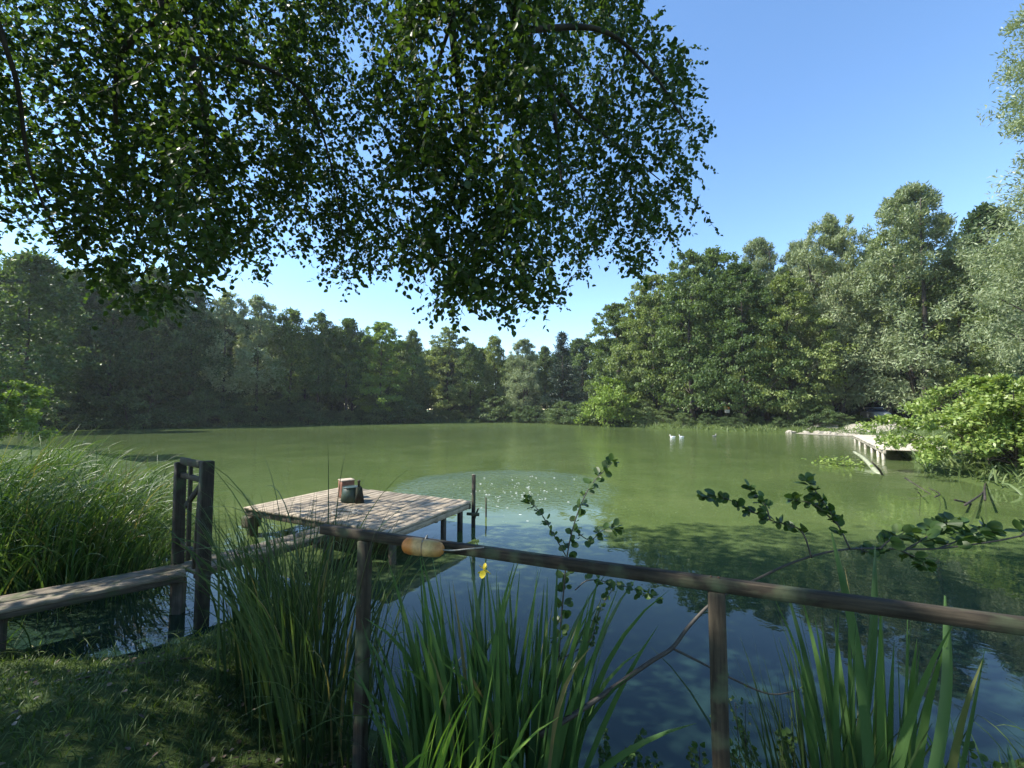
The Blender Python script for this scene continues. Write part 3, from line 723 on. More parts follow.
# low shrubs along the far waterline
q = 0
for px in list(range(60, 640, 12)):
    y = bank_pt(px)+random.uniform(1.0, 2.4); hh = random.choice([1.4, 2.0, 2.6, 3.6])
    g = at_y(px, 420, y); top = 410-(hh-1.4)*F/y
    plant_tree('waterside_shrub', 'shrub', q, px+random.uniform(-5, 5), top, y, 'low dark shrub on the far waterline of the left and centre bank', 'shrub', 'low dark shrubs along the left and centre far waterline', 1.3, M_fardark); q += 1
for px in list(range(648, 846, 19)):
    y = bank_pt(px)+random.uniform(1.2, 3); hh = random.choice([.8, 1.1, 1.8])
    top = 410-(hh-1.4)*F/y
    plant_tree('waterside_shrub', 'shrub', q, px+random.uniform(-5, 5), top, y, 'low dark shrub below the trees of the right bank', 'shrub', 'low dark shrubs along the right bank', 1.2, M_fardark); q += 1
plant_tree('bush', 'shrub', 1, 611, 378, 53.5, 'bright yellow-green bush at the water below the first right bank tree', 'bush', None, 1.0, M_lime)
plant_tree('bush', 'shrub', 0, 815, 396, 39.5, 'small pale leafy bush at the water left of the pier', 'bush', None, .8, M_far)
for k_, (px, tp, yy_) in enumerate([(858, 415, 41), (876, 416, 42), (896, 417, 41)]):
    plant_tree('sunlit_bush', 'shrub', k_, px, tp, yy_, 'low sunlit green undergrowth behind the pale pier', 'bush', 'sunlit undergrowth behind the pier', 1.5, M_lime)
# near bushes
def near_bush(name, px, base_y, top, y, wd, mt, label, seed, Rr, ls, nc, per, H):
    tm, cm_ = tree_mesh(seed, H, Rr, .15, low, nc, per, ls, ls*.6, Rr*.15, flat=.7, trunk_r=.1, multi=4)
    g = at_y(px, 420, y); x = float(g[0]); z0 = max(gz(x, y), 0)
    r = thing(name, label, 'bush', (x, y, z0-.02)); obj('trunk', tm, M_bark, r); obj('crown', cm_, mt, r); return r
near_bush('waterside_bush', 1010, 495, 380, 12.4, 1, M_bush, 'big bright green bush overhanging the water at the right edge', 71, 2.5, .125, 260, 90, 2.55)
near_bush('waterside_bush', 1090, 495, 380, 11.4, 1, M_bush, 'bright green bush just outside the right edge joined to the big one', 73, 2.2, .105, 160, 120, 2.6)
near_bush('waterside_bush', -28, 455, 385, 19, 1, M_lime, 'yellow-green bush leaning over the water at the left edge', 72, 2.6, .16, 120, 110, 3.1)
# bare sunken branches below the right bush, pale log, floating leaves
mb = MB()
for a_, b_, r0 in (((905, 478), (935, 497), .02), ((935, 497), (920, 484), .015), ((955, 500), (975, 488), .02), ((965, 505), (990, 480), .022), ((918, 492), (936, 480), .012), ((985, 500), (1000, 470), .02)):
    p0 = at_z(*a_, .25); p1 = at_z(*b_, -.05); tube(mb, curve([p0, (p0+p1)/2+rng.normal(0, .12, 3), p1], 4), np.linspace(r0, r0*.5, 9), 6)
o = mb.obj('bare_branches', M_bark, None, True); tag(o, 'bare grey branches dipping in the water under the right bush', 'branches')
p0 = at_z(854, 452, .30); p1 = at_z(881, 477, -.08)
mb = MB(); tube(mb, curve([p0, (p0*.6+p1*.4)+np.array([.05, 0, .05]), p1], 5), np.linspace(.045, .08, 11), 10)
o = mb.obj('log', plain_mat('pale log', (.32, .33, .22), (.2, .22, .13), 6), None, True); tag(o, 'pale slanting log half sunk in the water before the pier', 'log')
p0 = at_z(872, 462, .42); p1 = at_z(884, 478, -.1); mb = MB(); tube(mb, [p0, (p0+p1)/2+np.array([.05, 0, 0]), p1], [.02, .03, .035], 6)
o = mb.obj('stick', M_bark, None, True); tag(o, 'thin stick standing in the water right of the pale log', 'stick')
n = 130; c_ = at_z(840, 465, 0); P = c_+np.stack([rng.normal(0, .36, n), rng.normal(0, .5, n), np.abs(rng.normal(0, .14, n))], 1)
mb = MB(); leaves(mb, P, unit(n)*[1, 1, .4], unit(n)*.5+[0, 0, 1], .14, .08, LEAF)
tube(mb, [c_+[-.6, .2, .02], c_+[0, 0, .12], c_+[1.2, -.2, -.05]], [.008, .012, .02], 5)
o = mb.obj('floating_sprig', M_bush); tag(o, 'leafy yellow-green sprig poking from the water left of the log', 'sprig')

# pier on the right
pz = .45
pier = thing('pier', 'pale timber pier along the right bank beyond the bush', 'pier', (15, 17, 0))
pa, pb = at_z(883, 449, pz)[:2], at_z(852, 434.5, pz)[:2]
u = (pb-pa)/np.linalg.norm(pb-pa); nr = np.array([u[1], -u[0]])
Lp = np.linalg.norm(pb-pa); N_ = 48
for q in range(N_):
    a = pa+u*(Lp*(q+.5)/N_); b = a+nr*3.4
    board('plank', (*(a-nr*rng.uniform(.02, .06)), pz-.02), (*b, pz-.02), Lp/N_-.012, .04, M_pier, pier, seg=2)
for o_ in (.05, 1.6, 3.2):
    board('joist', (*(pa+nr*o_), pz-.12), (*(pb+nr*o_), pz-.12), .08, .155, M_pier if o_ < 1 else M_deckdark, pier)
for t in (.03, .14, .3, .5, .7, .9):
    for o_ in (.05, 3.2):
        a = pa+u*Lp*t+nr*o_; board('leg', (a[0], a[1], -1.2), (a[0], a[1], pz-.2), .1, .1, M_pierleg, pier, up=(1, 0, 0), bev=.01)
a = at_z(890, 431, .55)[:2]
mb = MB(); tube(mb, [(a[0], a[1], .2), (a[0], a[1], 1.25), (a[0], a[1], 1.3)], [.09, .09, .06], 10)
o = mb.obj('marker_post', M_pier, None, True); tag(o, 'short pale post at the landward end of the pier', 'post')
# pale gravelly landing and path behind the pier
def sheet(name, pts, zoff, mt):
    P = np.array(pts, float); n = len(P); 
    ctr = P.mean(0); ring = [ctr+(P-ctr)*s_ for s_ in np.linspace(0.02, 1, 12)]
    R3 = np.concatenate(ring); Zs = np.maximum(height(R3[:, 0], R3[:, 1]), .0)+zoff
    V = np.column_stack([R3, Zs]); i, j = np.meshgrid(np.arange(11), np.arange(n), indexing='ij'); k = (j+1) % n
    Q = np.stack([i*n+j, (i+1)*n+j, (i+1)*n+k, i*n+k], -1).reshape(-1, 4)
    o = obj(name, mesh_np(name, V, Q, True), mt); tag(o, kind='structure'); return o
M_gravel = plain_mat('gravel', (.36, .33, .27), (.22, .2, .15), 9, .9, .5, dist=.02)
a = curve([(26, 33), (24, 36.5), (27.5, 38.5), (33, 39), (37, 36), (33, 30.5), (28, 30), (26, 33)], 6)[:-1]
sheet('path', a, .012, M_gravel)
# rubble at the waterline left of the pier
for q in range(26):
    px = rng.uniform(770, 858); yb = bank_pt(px)-rng.uniform(-.3, .3); x_ = float(at_y(px, 420, yb)[0])
    import bmesh
    bm = bmesh.new(); bmesh.ops.create_icosphere(bm, subdivisions=2, radius=rng.uniform(.12, .3))
    sc_ = rng.uniform(.6, 1.3, 3)*[1, 1, .6]; ph = rng.uniform(0, 6, 3)
    for v in bm.verts:
        c_ = v.co; k_ = 1+.18*math.sin(c_.x*14+ph[0])+.15*math.sin(c_.y*17+ph[1]+c_.z*9)
        v.co = Vector((c_.x*sc_[0]*k_, c_.y*sc_[1]*k_, c_.z*sc_[2]*k_))
    me = bpy.data.meshes.new('stone'); bm.to_mesh(me); bm.free()
    o = obj('stone', me, M_gravel, None, (x_, yb, .04)); tag(o, 'grey stone at the waterline left of the pier', 'stone', 'stones at the waterline left of the pier')

# low dark shed and parked car glimpsed behind the pier
shed = thing('shed', 'low dark timber shed with a reddish roof under the trees behind the pier', 'shed', (float(at_y(893, 415, 52)[0]), 52, .6))
sx = shed.location.x
M_shed = wood_mat('dark shed boards', (.02, .018, .014), (.045, .04, .03), (30, 3, 3))
M_roof = plain_mat('reddish roof', (.22, .1, .07), (.15, .07, .05), 10)
board('wall', (sx-2.3, 52, 1.75), (sx+3.4, 52, 1.75), 2.6, 2.3, M_shed, shed)
board('roof', (sx-2.6, 51.2, 3.05), (sx+3.7, 51.2, 3.05), 2.1, .1, M_roof, shed, up=(0, -.3, 1))
board('roof', (sx-2.6, 52.9, 3.05), (sx+3.7, 52.9, 3.05), 2.1, .1, M_roof, shed, up=(0, .3, 1))
def car(px, y):
    x = float(at_y(px, 415, y)[0]); z = gz(x, y)
    c = thing('parked_car', 'white car parked beside the dark shed beyond the pier', 'car', (x, y, z))
    M_p = plain_mat('white paint', (.75, .76, .78), (.7, .71, .74), 2, .3, 0); M_g = plain_mat('window glass', (.05, .08, .13), (.04, .06, .1), 2, .1, 0); M_t = plain_mat('tyre', (.02, .02, .02), (.03, .03, .03), 20)
    sec = [(-2.1, .35, .5, .7), (-2.05, .3, .85, .78), (-1.2, .28, .98, .84), (-.6, .28, 1.0, .85), (.9, .28, 1.0, .85), (1.7, .28, .98, .82), (2.05, .35, .8, .76)]
    V = []; 
    for X, z0, z1, w_ in sec:
        V += [(X, -w_+.06, z0), (X, -w_, z0+.15), (X, -w_, z1-.12), (X, -w_+.08, z1), (X, w_-.08, z1), (X, w_, z1-.12), (X, w_, z0+.15), (X, w_-.06, z0)]
    n = len(sec); i = np.arange(n-1)[:, None]*8; j = np.arange(8)[None]; k = (j+1) % 8
    mb = MB(); mb.add(np.array(V), np.stack([i+j, i+k, i+8+k, i+8+j], -1).reshape(-1, 4), np.arange(8)[::-1].copy(), (n-1)*8+np.arange(8))
    obj('body', mb.mesh('body', smooth=False), M_p, c)
    def frus(nm, x0, x1, x2, x3, z0, z1, w0, w1, mt):
        V = [(x0, -w0, z0), (x3, -w0, z0), (x3, w0, z0), (x0, w0, z0), (x1, -w1, z1), (x2, -w1, z1), (x2, w1, z1), (x1, w1, z1)]
        mb = MB(); mb.add(np.array(V), np.array([[0, 1, 5, 4], [1, 2, 6, 5], [2, 3, 7, 6], [3, 0, 4, 7], [4, 5, 6, 7]])); obj(nm, mb.mesh(nm), mt, c)
    frus('window', -1.15, -.5, .95, 1.6, .985, 1.38, .76, .62, M_g)
    frus('roof', -.52, -.45, .9, .97, 1.383, 1.44, .64, .58, M_p)
    for X in (-1.3, 1.3):
        for Y in (-.76, .76):
            mb = MB(); tube(mb, [(X, Y-.1, .31), (X, Y+.1, .31)], .31, 20); w_ = obj('wheel', mb.mesh('wheel'), M_t, c)
            mb = MB(); tube(mb, [(X, Y-.115, .31), (X, Y+.115, .31)], .17, 14); obj('rim', mb.mesh('rim'), plain_mat('rim metal', (.5, .5, .52), None, 4, .3, 0, .8), w_)
    c.rotation_euler = (0, 0, 1.15)
car(875, 47)
# small orange and white board on a post on the far bank
x_ = float(at_y(727, 416, 44.5)[0]); z_ = gz(x_, 44.5)
sg = thing('notice_board', 'small orange and white board on a post under the right bank trees', 'board', (x_, 44.5, z_))
board('post', (x_, 44.5, z_-.1), (x_, 44.5, z_+1.05), .07, .07, M_gate, sg, up=(1, 0, 0))
board('orange_panel', (x_-.3, 44.44, z_+1.35), (x_+.28, 44.44, z_+1.35), .03, .3, plain_mat('orange paint', (.7, .22, .04), (.6, .18, .03), 9), sg)
board('white_panel', (x_-.25, 44.43, z_+1.02), (x_+.24, 44.43, z_+1.02), .03, .34, plain_mat('white board', (.75, .7, .62), (.65, .6, .5), 9), sg)
# pale low bank stones / landing at the small point mid-right
P = at_z(588, 423.5, 0)
M_duck = plain_mat('white feathers', (.78, .77, .74), (.66, .65, .62), 12, .8, .1); M_grey = plain_mat('grey feathers', (.3, .28, .25), (.2, .19, .17), 12, .8, .1); M_beak = plain_mat('orange beak', (.6, .25, .03), (.55, .2, .03), 9)
def duck(px, py, rot, mt, label):
    P = at_z(px, py, 0); d = thing('duck', label, 'duck', (float(P[0]), float(P[1]), -.02), 'ducks on the water', rot)
    mb = MB()
    tube(mb, [(-.27, 0, .12), (-.22, 0, .10), (-.14, 0, .075), (-.02, 0, .065), (.09, 0, .07), (.15, 0, .10), (.175, 0, .15), (.18, 0, .2), (.19, 0, .235), (.215, 0, .25), (.25, 0, .245), (.265, 0, .24)],
         [.01, .04, .085, .105, .1, .075, .045, .035, .045, .05, .035, .012], 16)
    d.scale = (.78,)*3
    obj('body', mb.mesh('body', smooth=True), mt, d)
    mb = MB(); tube(mb, [(.255, 0, .24), (.29, 0, .232), (.325, 0, .23)], [.018, .016, .012], 8); obj('beak', mb.mesh('beak', smooth=True), M_beak, d)
    for s_ in (-1, 1):
        mb = MB(); V = np.array([(.08, s_*.1, .13), (-.05, s_*.112, .15), (-.2, s_*.06, .15), (-.26, s_*.03, .16), (-.12, s_*.1, .09), (.04, s_*.108, .08)])
        mb.add(np.concatenate([V, V+[0, s_*.012, .004]]), np.array([[0, 1, 4, 5], [1, 2, 3, 4], [6, 7, 10, 11], [7, 8, 9, 10]])); obj('wing', mb.mesh('wing'), mt, d)
duck(672.5, 437.6, 2.9, M_duck, 'left-hand white duck of the pair by the right bank')
duck(681.5, 437.6, 3.3, M_duck, 'right-hand white duck of the pair by the right bank')
duck(714.5, 436.6, .4, M_grey, 'greyish duck alone right of the white pair')
# foam flecks on the stirred patch, their white also standing in for sky glitter
n = 110; c_ = at_z(518, 489, 0); P = c_+np.stack([rng.normal(0, .75, n), rng.normal(0, 1.1, n), np.full(n, .004)], 1); P[:, 0] += (P[:, 1]-c_[1])*.2
mb = MB()
th = np.arange(6)*PI/3
for p_ in P:
    r_ = rng.uniform(.005, .018); mb.add(np.concatenate([np.stack([p_[0]+r_*1.8*np.cos(th), p_[1]+r_*np.sin(th), np.full(6, .001)], 1), np.stack([p_[0]+r_*.9*np.cos(th), p_[1]+r_*.5*np.sin(th), np.full(6, r_*.12)], 1)]), np.array([[a, (a+1) % 6, 6+(a+1) % 6, 6+a] for a in range(6)]), np.arange(6, 12))
o = mb.obj('foam', plain_mat('foam', (.75, .78, .74), (.7, .72, .7), 9)); tag(o, 'white flecks of foam and painted sky glitter on the rippled patch beyond the deck', 'foam', kind='stuff')

# ------------------------------------------------------------------ near plants
def clump(name, label, cat, cx, cy, sx, sy, n, L, W, lean, curl, mt, p=1.6, seg=8, sword=False, azbias=None, twist=.6, group=None, fold=.25):
    x = cx+rng.normal(0, sx, n).clip(-2*sx, 2*sx); y = cy+rng.normal(0, sy, n).clip(-2*sy, 2*sy)
    z = np.maximum(height(x, y), -.35)-.03
    az = np.arctan2((y-cy)/sy, (x-cx)/sx)+rng.normal(0, .8, n)
    if azbias is not None: az = np.where(rng.uniform(size=n) < azbias[1], azbias[0]+rng.normal(0, .5, n), az)
    mb = MB(); blades(mb, np.stack([x, y, z], 1), az, rng.uniform(*L, n), rng.uniform(*W, n), np.abs(rng.normal(lean[0], lean[1], n)), np.abs(rng.normal(curl[0], curl[1], n)), p, seg, sword, twist=twist, fold=fold)
    t = thing(name, label, cat, (cx, cy, max(0, gz(cx, cy))), group)
    mb.obj('blades', mt, t); return t
# sedge tussocks beyond the walkway on the left
SED = [(-4.75, 5.0, 'sedge tussock nearest the gate, its blades arching right'), (-5.3, 4.75, 'sedge tussock at the walkway, middle of the left-hand clump'), (-5.1, 5.7, 'sedge tussock behind the one by the gate'), (-6.1, 4.9, 'sedge tussock at the left frame edge behind the walkway'), (-5.9, 6.2, 'tall sedge tussock in the middle of the left-hand clump'), (-7.2, 5.8, 'bright sedge tussock at the far left of the clump'), (-6.6, 7.4, 'farther sedge tussock near the open water'), (-8.2, 7.6, 'rearmost sedge tussock below the yellow-green bush')]
for x_, y_, lab in SED:
    clump('sedge_tussock', lab, 'sedge', x_, y_, .3, .3, 270, (.7, 1.65), (.012, .023), (.2, .15), (1.5, .45), M_sedge, p=2.0, seg=9, azbias=(-.1, .45), group='sedge tussocks left of the gate')
# a few long bright arching blades over the walkway edge
clump('sedge_tussock', 'small drooping sedge hanging over the walkway edge', 'sedge', -4.15, 4.05, .25, .22, 90, (.35, .7), (.008, .013), (.4, .2), (1.6, .4), M_sedge, group='sedge tussocks left of the gate')
# tall reeds between walkway and fence
for x_, y_, n_, lab in ((-1.66, 3.15, 100, 'tall dark reed clump before the deck, left part'), (-1.35, 2.85, 150, 'tall dark reed clump before the deck, beside the fence post'), (-1.05, 2.5, 110, 'dark reeds growing right against the left fence post'), (-1.85, 3.55, 40, 'sparser reeds at the tip of the grassy spit')):
    clump('reed_clump', lab, 'reeds', x_, y_, .15, .15, n_, (.85, 1.42), (.012, .022), (.1, .08), (.45, .4), M_reed, p=2.2, seg=9, twist=1.2, group='reed clumps between walkway and fence')
clump('reed_clump', 'tuft of arching reeds rising highest over the fence end', 'reeds', -1.22, 2.72, .07, .07, 18, (1.65, 2.0), (.014, .02), (.07, .05), (1.15, .35), M_reed, p=2.4, seg=12, azbias=(2.8, .6), group='reed clumps between walkway and fence')
clump('reed_clump', 'thin arching reeds bending over the water right of the left fence post', 'reeds', -.62, 2.45, .12, .1, 42, (.7, 1.1), (.005, .009), (.3, .15), (1.3, .4), M_reed, p=1.8, seg=10, group='reed clumps between walkway and fence')
# iris clumps
clump('iris_clump', 'dense clump of sword-leaved iris in the middle, bearing the yellow flower', 'iris', -.08, 2.12, .17, .12, 140, (.8, 1.27), (.022, .037), (.1, .08), (.22, .2), M_iris, sword=True, p=2, twist=1.2, group='iris clumps along the fence')
clump('iris_clump', 'iris clump leaning right beside the sapling in the middle', 'iris', .12, 2.15, .07, .08, 34, (.6, 1.1), (.022, .036), (.26, .12), (.3, .3), M_iris, sword=True, p=2, azbias=(0, .6), twist=1.2, group='iris clumps along the fence')
clump('iris_clump', 'iris clump at the left of the central clump', 'iris', -.38, 2.15, .07, .08, 40, (.6, 1.05), (.02, .032), (.15, .1), (.3, .25), M_iris, sword=True, p=2, azbias=(PI, .5), twist=1.2, group='iris clumps along the fence')
clump('iris_clump', 'short fresh yellow-green iris leaves at the bottom of the picture', 'iris', -.3, 1.72, .1, .07, 34, (.5, .8), (.014, .022), (.14, .1), (.35, .4), M_irisfresh, sword=True, p=2, azbias=(.3, .4), twist=.9, group='iris clumps along the fence')
clump('iris_clump', 'big broad-bladed iris clump at the right behind the rail', 'iris', 1.36, 1.72, .1, .07, 30, (.95, 1.25), (.026, .038), (.07, .05), (.16, .12), M_iris, sword=True, p=2, twist=1.0, group='iris clumps along the fence')
clump('iris_clump', 'narrow dark blades among the big right-hand iris leaves', 'iris', 1.24, 1.8, .12, .1, 120, (.55, .95), (.008, .014), (.14, .1), (.3, .3), M_reed, sword=True, p=2, twist=1.0, group='iris clumps along the fence')
clump('iris_clump', 'low bent iris leaves in the bottom right corner', 'iris', 2.02, 1.85, .13, .08, 16, (.35, .6), (.014, .026), (.5, .25), (.5, .4), M_iris, sword=True, p=2, group='iris clumps along the fence')
# three broad leaves standing proud of the rail
mb = MB()
for (bx, by, tx, ty, d) in ((872, 800, 832, 532, 1.62), (850, 800, 876, 548, 1.7), (930, 800, 946, 596, 1.42)):
    b0 = at_y(bx, by, d-.03); t0 = at_y(tx, ty, d+.06); v = t0-b0; L = np.linalg.norm(v)
    s_ = np.cross(v/L, [0, 1, 0]); s_ /= np.linalg.norm(s_)
    tt = np.linspace(0, 1, 12); Wt = .021*(1-.25*tt)*(1-tt**6)+.0004
    ctr = b0+v*tt[:, None]+np.array([.03, 0, 0])*np.sin(tt*PI)[:, None]
    V = np.stack([ctr-s_*Wt[:, None]+[0, .004, 0], ctr, ctr+s_*Wt[:, None]+[0, .006, 0]], 1).reshape(-1, 3)
    mb.add(V, np.array([[i*3+j, i*3+j+1, i*3+j+4, i*3+j+3] for i in range(11) for j in (0, 1)]))
t = thing('iris_leaves', 'three tall broad iris leaves standing above the rail on the right', 'iris', (1.3, 1.6, .3)); mb.obj('blades', M_iris, t)
# yellow iris flower
fp = at_y(484, 567, 2.15); fl2 = thing('iris_flower', 'single yellow iris flower above the central clump', 'flower', tuple(float(v) for v in (fp[0], fp[1], .35)))
mb = MB(); tube(mb, curve([(fp[0]+.03, fp[1], .35), (fp[0]+.012, fp[1], .8), fp-[0, 0, .02]], 6), .004, 6); mb.obj('stem', M_iris, fl2, True)
m_y = leaf_mat('yellow petal', [(.75, .55, .02), (.85, .68, .05)], trans=.4, tcol=(1, 1, 1)); mb = MB()
az = np.arange(6)*PI/3+.3; n = 6; dn = np.where(np.arange(6) % 2, 1.2, -.35)
P = np.repeat(fp[None], 6, 0)-[0, 0, .015]; D = np.stack([np.cos(az)*.8, np.sin(az)*.8, dn], 1)
leaves(mb, P, D, np.stack([-np.cos(az)*dn, -np.sin(az)*dn, np.full(6, .8)], 1), np.where(dn > 0, .036, .045), np.where(dn > 0, .018, .032), ROUND, curl=.2); mb.obj('petals', m_y, fl2)

# leafy twigs ------------------------------------------------------
def twig(mb_w, mb_l, pts, r0, r1, leafsize, every, t0=.0, shape=ROUND, spread_=.9, per=1):
    C = curve(pts, 8); n = len(C); tube(mb_w, C, np.linspace(r0, r1, n), 6)
    seg = np.linalg.norm(np.diff(C, axis=0), axis=1); cum = np.concatenate([[0], np.cumsum(seg)]); Lt = cum[-1]
    s = np.arange(Lt*t0, Lt, every); s = np.append(s, [Lt]*2)
    P = np.stack([np.interp(s, cum, C[:, k]) for k in range(3)], 1)
    T_ = np.stack([np.interp(s, cum, np.gradient(C[:, k])) for k in range(3)], 1); T_ /= np.linalg.norm(T_, axis=1)[:, None]
    for rep in range(per):
        m_ = len(P); az_ = np.where(np.arange(m_) % 2, 1, -1)*rng.uniform(.6, 1.4, m_)
        side = np.cross(T_, [0, 0, 1.]); side /= np.linalg.norm(side, axis=1)[:, None]+1e-6
        D = T_*.5+side*az_[:, None]*spread_+rng.normal(0, .35, (m_, 3))
        Ls = leafsize*rng.uniform(.65, 1.15, m_)
        stalk = D/np.linalg.norm(D, axis=1)[:, None]*.012
        leaves(mb_l, P+stalk, D, rng.normal(0, .5, (m_, 3))+[0, -.5, .6], Ls, Ls*.78, shape, fold=.2, curl=.1)
def Y(px, py, y): return at_y(px, py, y)
sap = thing('sapling', 'slim leafy sapling growing up through the rail in the middle', 'sapling', (.2, 2.2, .2))
w_, l_ = MB(), MB()
twig(w_, l_, [Y(548, 800, 2.1), Y(556, 700, 2.15), Y(562, 610, 2.2), Y(570, 540, 2.25), Y(588, 490, 2.3), Y(612, 463, 2.35)], .006, .002, .042, .035, .42, per=4)
twig(w_, l_, [Y(566, 556, 2.22), Y(551, 530, 2.2), Y(540, 512, 2.2), Y(528, 500, 2.2)], .003, .0015, .036, .03, .25, per=4)
twig(w_, l_, [Y(574, 530, 2.25), Y(590, 540, 2.3), Y(603, 530, 2.35), Y(615, 528, 2.4)], .003, .0015, .038, .032, .2, per=4)
twig(w_, l_, [Y(575, 590, 2.2), Y(590, 580, 2.2), Y(620, 585, 2.25), Y(640, 592, 2.3), Y(655, 598, 2.3)], .003, .0015, .036, .032, .15, per=4)
twig(w_, l_, [Y(560, 660, 2.15), Y(590, 640, 2.2), Y(600, 610, 2.2), Y(612, 590, 2.2)], .003, .0015, .035, .03, .3, per=3)
w_.obj('stem', M_twig, sap, True); l_.obj('leaves', M_twigleaf, sap)
br = thing('low_branch', 'long bent branch arching up behind the fence post to the right', 'branch', (.2, 1.9, .3))
w_, l_ = MB(), MB()
main = curve([Y(540, 735, 1.95), Y(572, 716, 1.95), Y(610, 690, 1.98), Y(650, 662, 2.0), Y(672, 648, 2.02), Y(690, 625, 2.05), Y(716, 600, 2.08), Y(755, 580, 2.1), Y(800, 560, 2.1), Y(850, 549, 2.1), Y(930, 549, 2.08), Y(990, 542, 2.05), Y(1060, 532, 2.0), Y(1180, 545, 1.95)], 6)
tube(w_, main, np.interp(np.linspace(0, 1, len(main)), [0, .1, .3, .5, 1], [.013, .011, .009, .006, .003]), 8)
twig(w_, l_, [Y(672, 648, 2.02), Y(700, 662, 2.0), Y(735, 680, 1.98), Y(770, 694, 1.95), Y(800, 690, 1.95)], .006, .002, .035, .09, .4)
CL = [([(812, 558), (800, 530), (770, 520), (745, 508), (722, 497), (706, 497)], .045, .04), ([(770, 520), (765, 505), (750, 490)], .036, .03), ([(850, 549), (838, 525), (822, 500), (808, 482)], .05, .035), ([(838, 525), (815, 505), (795, 500)], .045, .035),
      ([(880, 549), (890, 540), (905, 532)], .045, .03), ([(905, 550), (925, 538), (940, 526), (950, 522)], .05, .028), ([(940, 548), (965, 538), (985, 530)], .05, .03), ([(900, 550), (920, 560), (925, 566)], .04, .04), ([(1020, 537), (1030, 528), (1045, 522)], .05, .035), ([(860, 549), (868, 552), (874, 548)], .04, .02)]
for pp, ls_, ev in CL:
    twig(w_, l_, [Y(a, b, 2.08+.02*i) for i, (a, b) in enumerate(pp)], .004, .0015, ls_*1.1, ev*.8, .2, per=4)
w_.obj('bough', M_twig, br, True); l_.obj('leaves', M_twigleaf, br)
# fallen twigs: faint hanging leaf strands below the branch and small waterside weeds
WE = [(612, 2.25, .42, 'bushy willowherb-like weed at the water edge, left of the right fence post'), (600, 2.2, .3, 'short weed beside the bushy one'), (640, 2.3, .22, 'small weed with pale stems at the bottom edge'), (697, 2.15, .32, 'upright weed just left of the right fence post'), (742, 1.95, .75, 'tall thin seeding weed right of the right fence post'), (760, 2.05, .45, 'thin weed left of the big iris clump'), (800, 1.9, .55, 'leafy weed among the narrow blades'), (955, 1.75, .5, 'thin weed right of the big iris clump'), (985, 1.9, .35, 'small weed in the bottom right')]
for px, d, h_, lab in WE:
    x_ = float(at_y(px, 700, d)[0]); z_ = max(gz(x_, d), -.1)
    t = thing('weed', lab, 'weed', (x_, d, z_), 'weeds along the near water edge'); w_, l_ = MB(), MB()
    for q in range(4 if h_ < .5 else 2):
        dx = rng.normal(0, .035, 2); tip = np.array([x_+dx[0]*2.5, d+dx[1]*2, z_+h_*rng.uniform(.75, 1.1)])
        twig(w_, l_, [(x_+dx[0]*.5, d+dx[1], z_-.05), (x_+dx[0]*1.2, d+dx[1], z_+h_*.5), tip], .0025, .001, .03 if h_ < .6 else .014, .016 if h_ < .6 else .022, .1, LEAF, per=2)
    w_.obj('stems', M_twig, t, True); l_.obj('leaves', M_twigleaf, t)
# stick on the lawn
a, b = at_z(68, 697, .3), at_z(192, 672, .2)
for v in (a, b): v[2] = gz(v[0], v[1])+.02
mb = MB(); tube(mb, curve([a, (a+b)/2+[0, .03, .012], b], 5), np.linspace(.006, .004, 11), 6); o = mb.obj('stick', M_litter, None, True); tag(o, 'thin pale stick lying on the shaded lawn', 'stick')

# ------------------------------------------------------------------ overhanging tree
oh = thing('overhanging_tree', 'big tree whose leafy boughs hang over the top left of the view', 'tree', (-2.6, -1.6, gz(-2.6, -1.6)))
LOW = np.array([(-260, 300), (-120, 260), (-40, 245), (0, 235), (30, 238), (60, 256), (90, 290), (120, 312), (150, 322), (190, 305), (215, 283), (235, 266), (262, 290), (290, 262), (318, 250), (345, 300), (375, 283), (408, 280), (432, 318), (462, 316), (492, 326), (520, 306), (545, 326), (575, 292), (615, 262), (632, 290), (648, 270), (682, 240), (716, 246)], float)
RX = np.array([(-400, 600), (-200, 630), (0, 664), (25, 668), (45, 698), (70, 706), (100, 700), (126, 714), (150, 708), (200, 712), (250, 718), (330, 718)], float)
holes = [(440, 28, 22, 24), (318, 176, 8, 18), (238, 92, 12, 12), (30, 232, 22, 14), (700, 78, 8, 10), (585, 120, 6, 6), (430, 60, 10, 10), (100, 232, 8, 8), (640, 225, 8, 10)]
trunk_mb, br_mb, lf_mb = MB(), MB(), MB()
fork = np.array([-2.2, -1.2, 3.6])
tube(trunk_mb, curve([(-2.6, -1.6, .2), (-2.6, -1.6, .6), (-2.45, -1.45, 2), fork, (-1.9, -.9, 5.4)], 6), np.interp(np.linspace(0, 1, 25), [0, .15, .3, 1], [.42, .3, .26, .17]), 14)
trunk_mb.obj('trunk', M_bark, oh, True)
LIMBS = []
def limb(pts, r0, r1):
    C = curve(pts, 8); LIMBS.append(C); tube(br_mb, C, np.linspace(r0, r1, len(C)), 8, False)
limb([fork+[.1, .1, .6], (-1.2, 1.0, 5.9), Y(492, -60, 3.6), Y(520, 30, 4.1), Y(545, 75, 4.4), Y(556, 125, 4.6), Y(562, 185, 4.7)], .11, .012)
limb([Y(545, 75, 4.4), Y(575, 110, 4.7), Y(610, 140, 4.9), Y(660, 180, 5.1)], .03, .006)
limb([Y(520, 30, 4.1), Y(600, 30, 4.3), Y(650, 70, 4.5), Y(690, 130, 4.6)], .035, .006)
limb([Y(545, 75, 4.4), Y(530, 150, 4.9), Y(540, 230, 5.2), Y(545, 290, 5.3)], .025, .005)
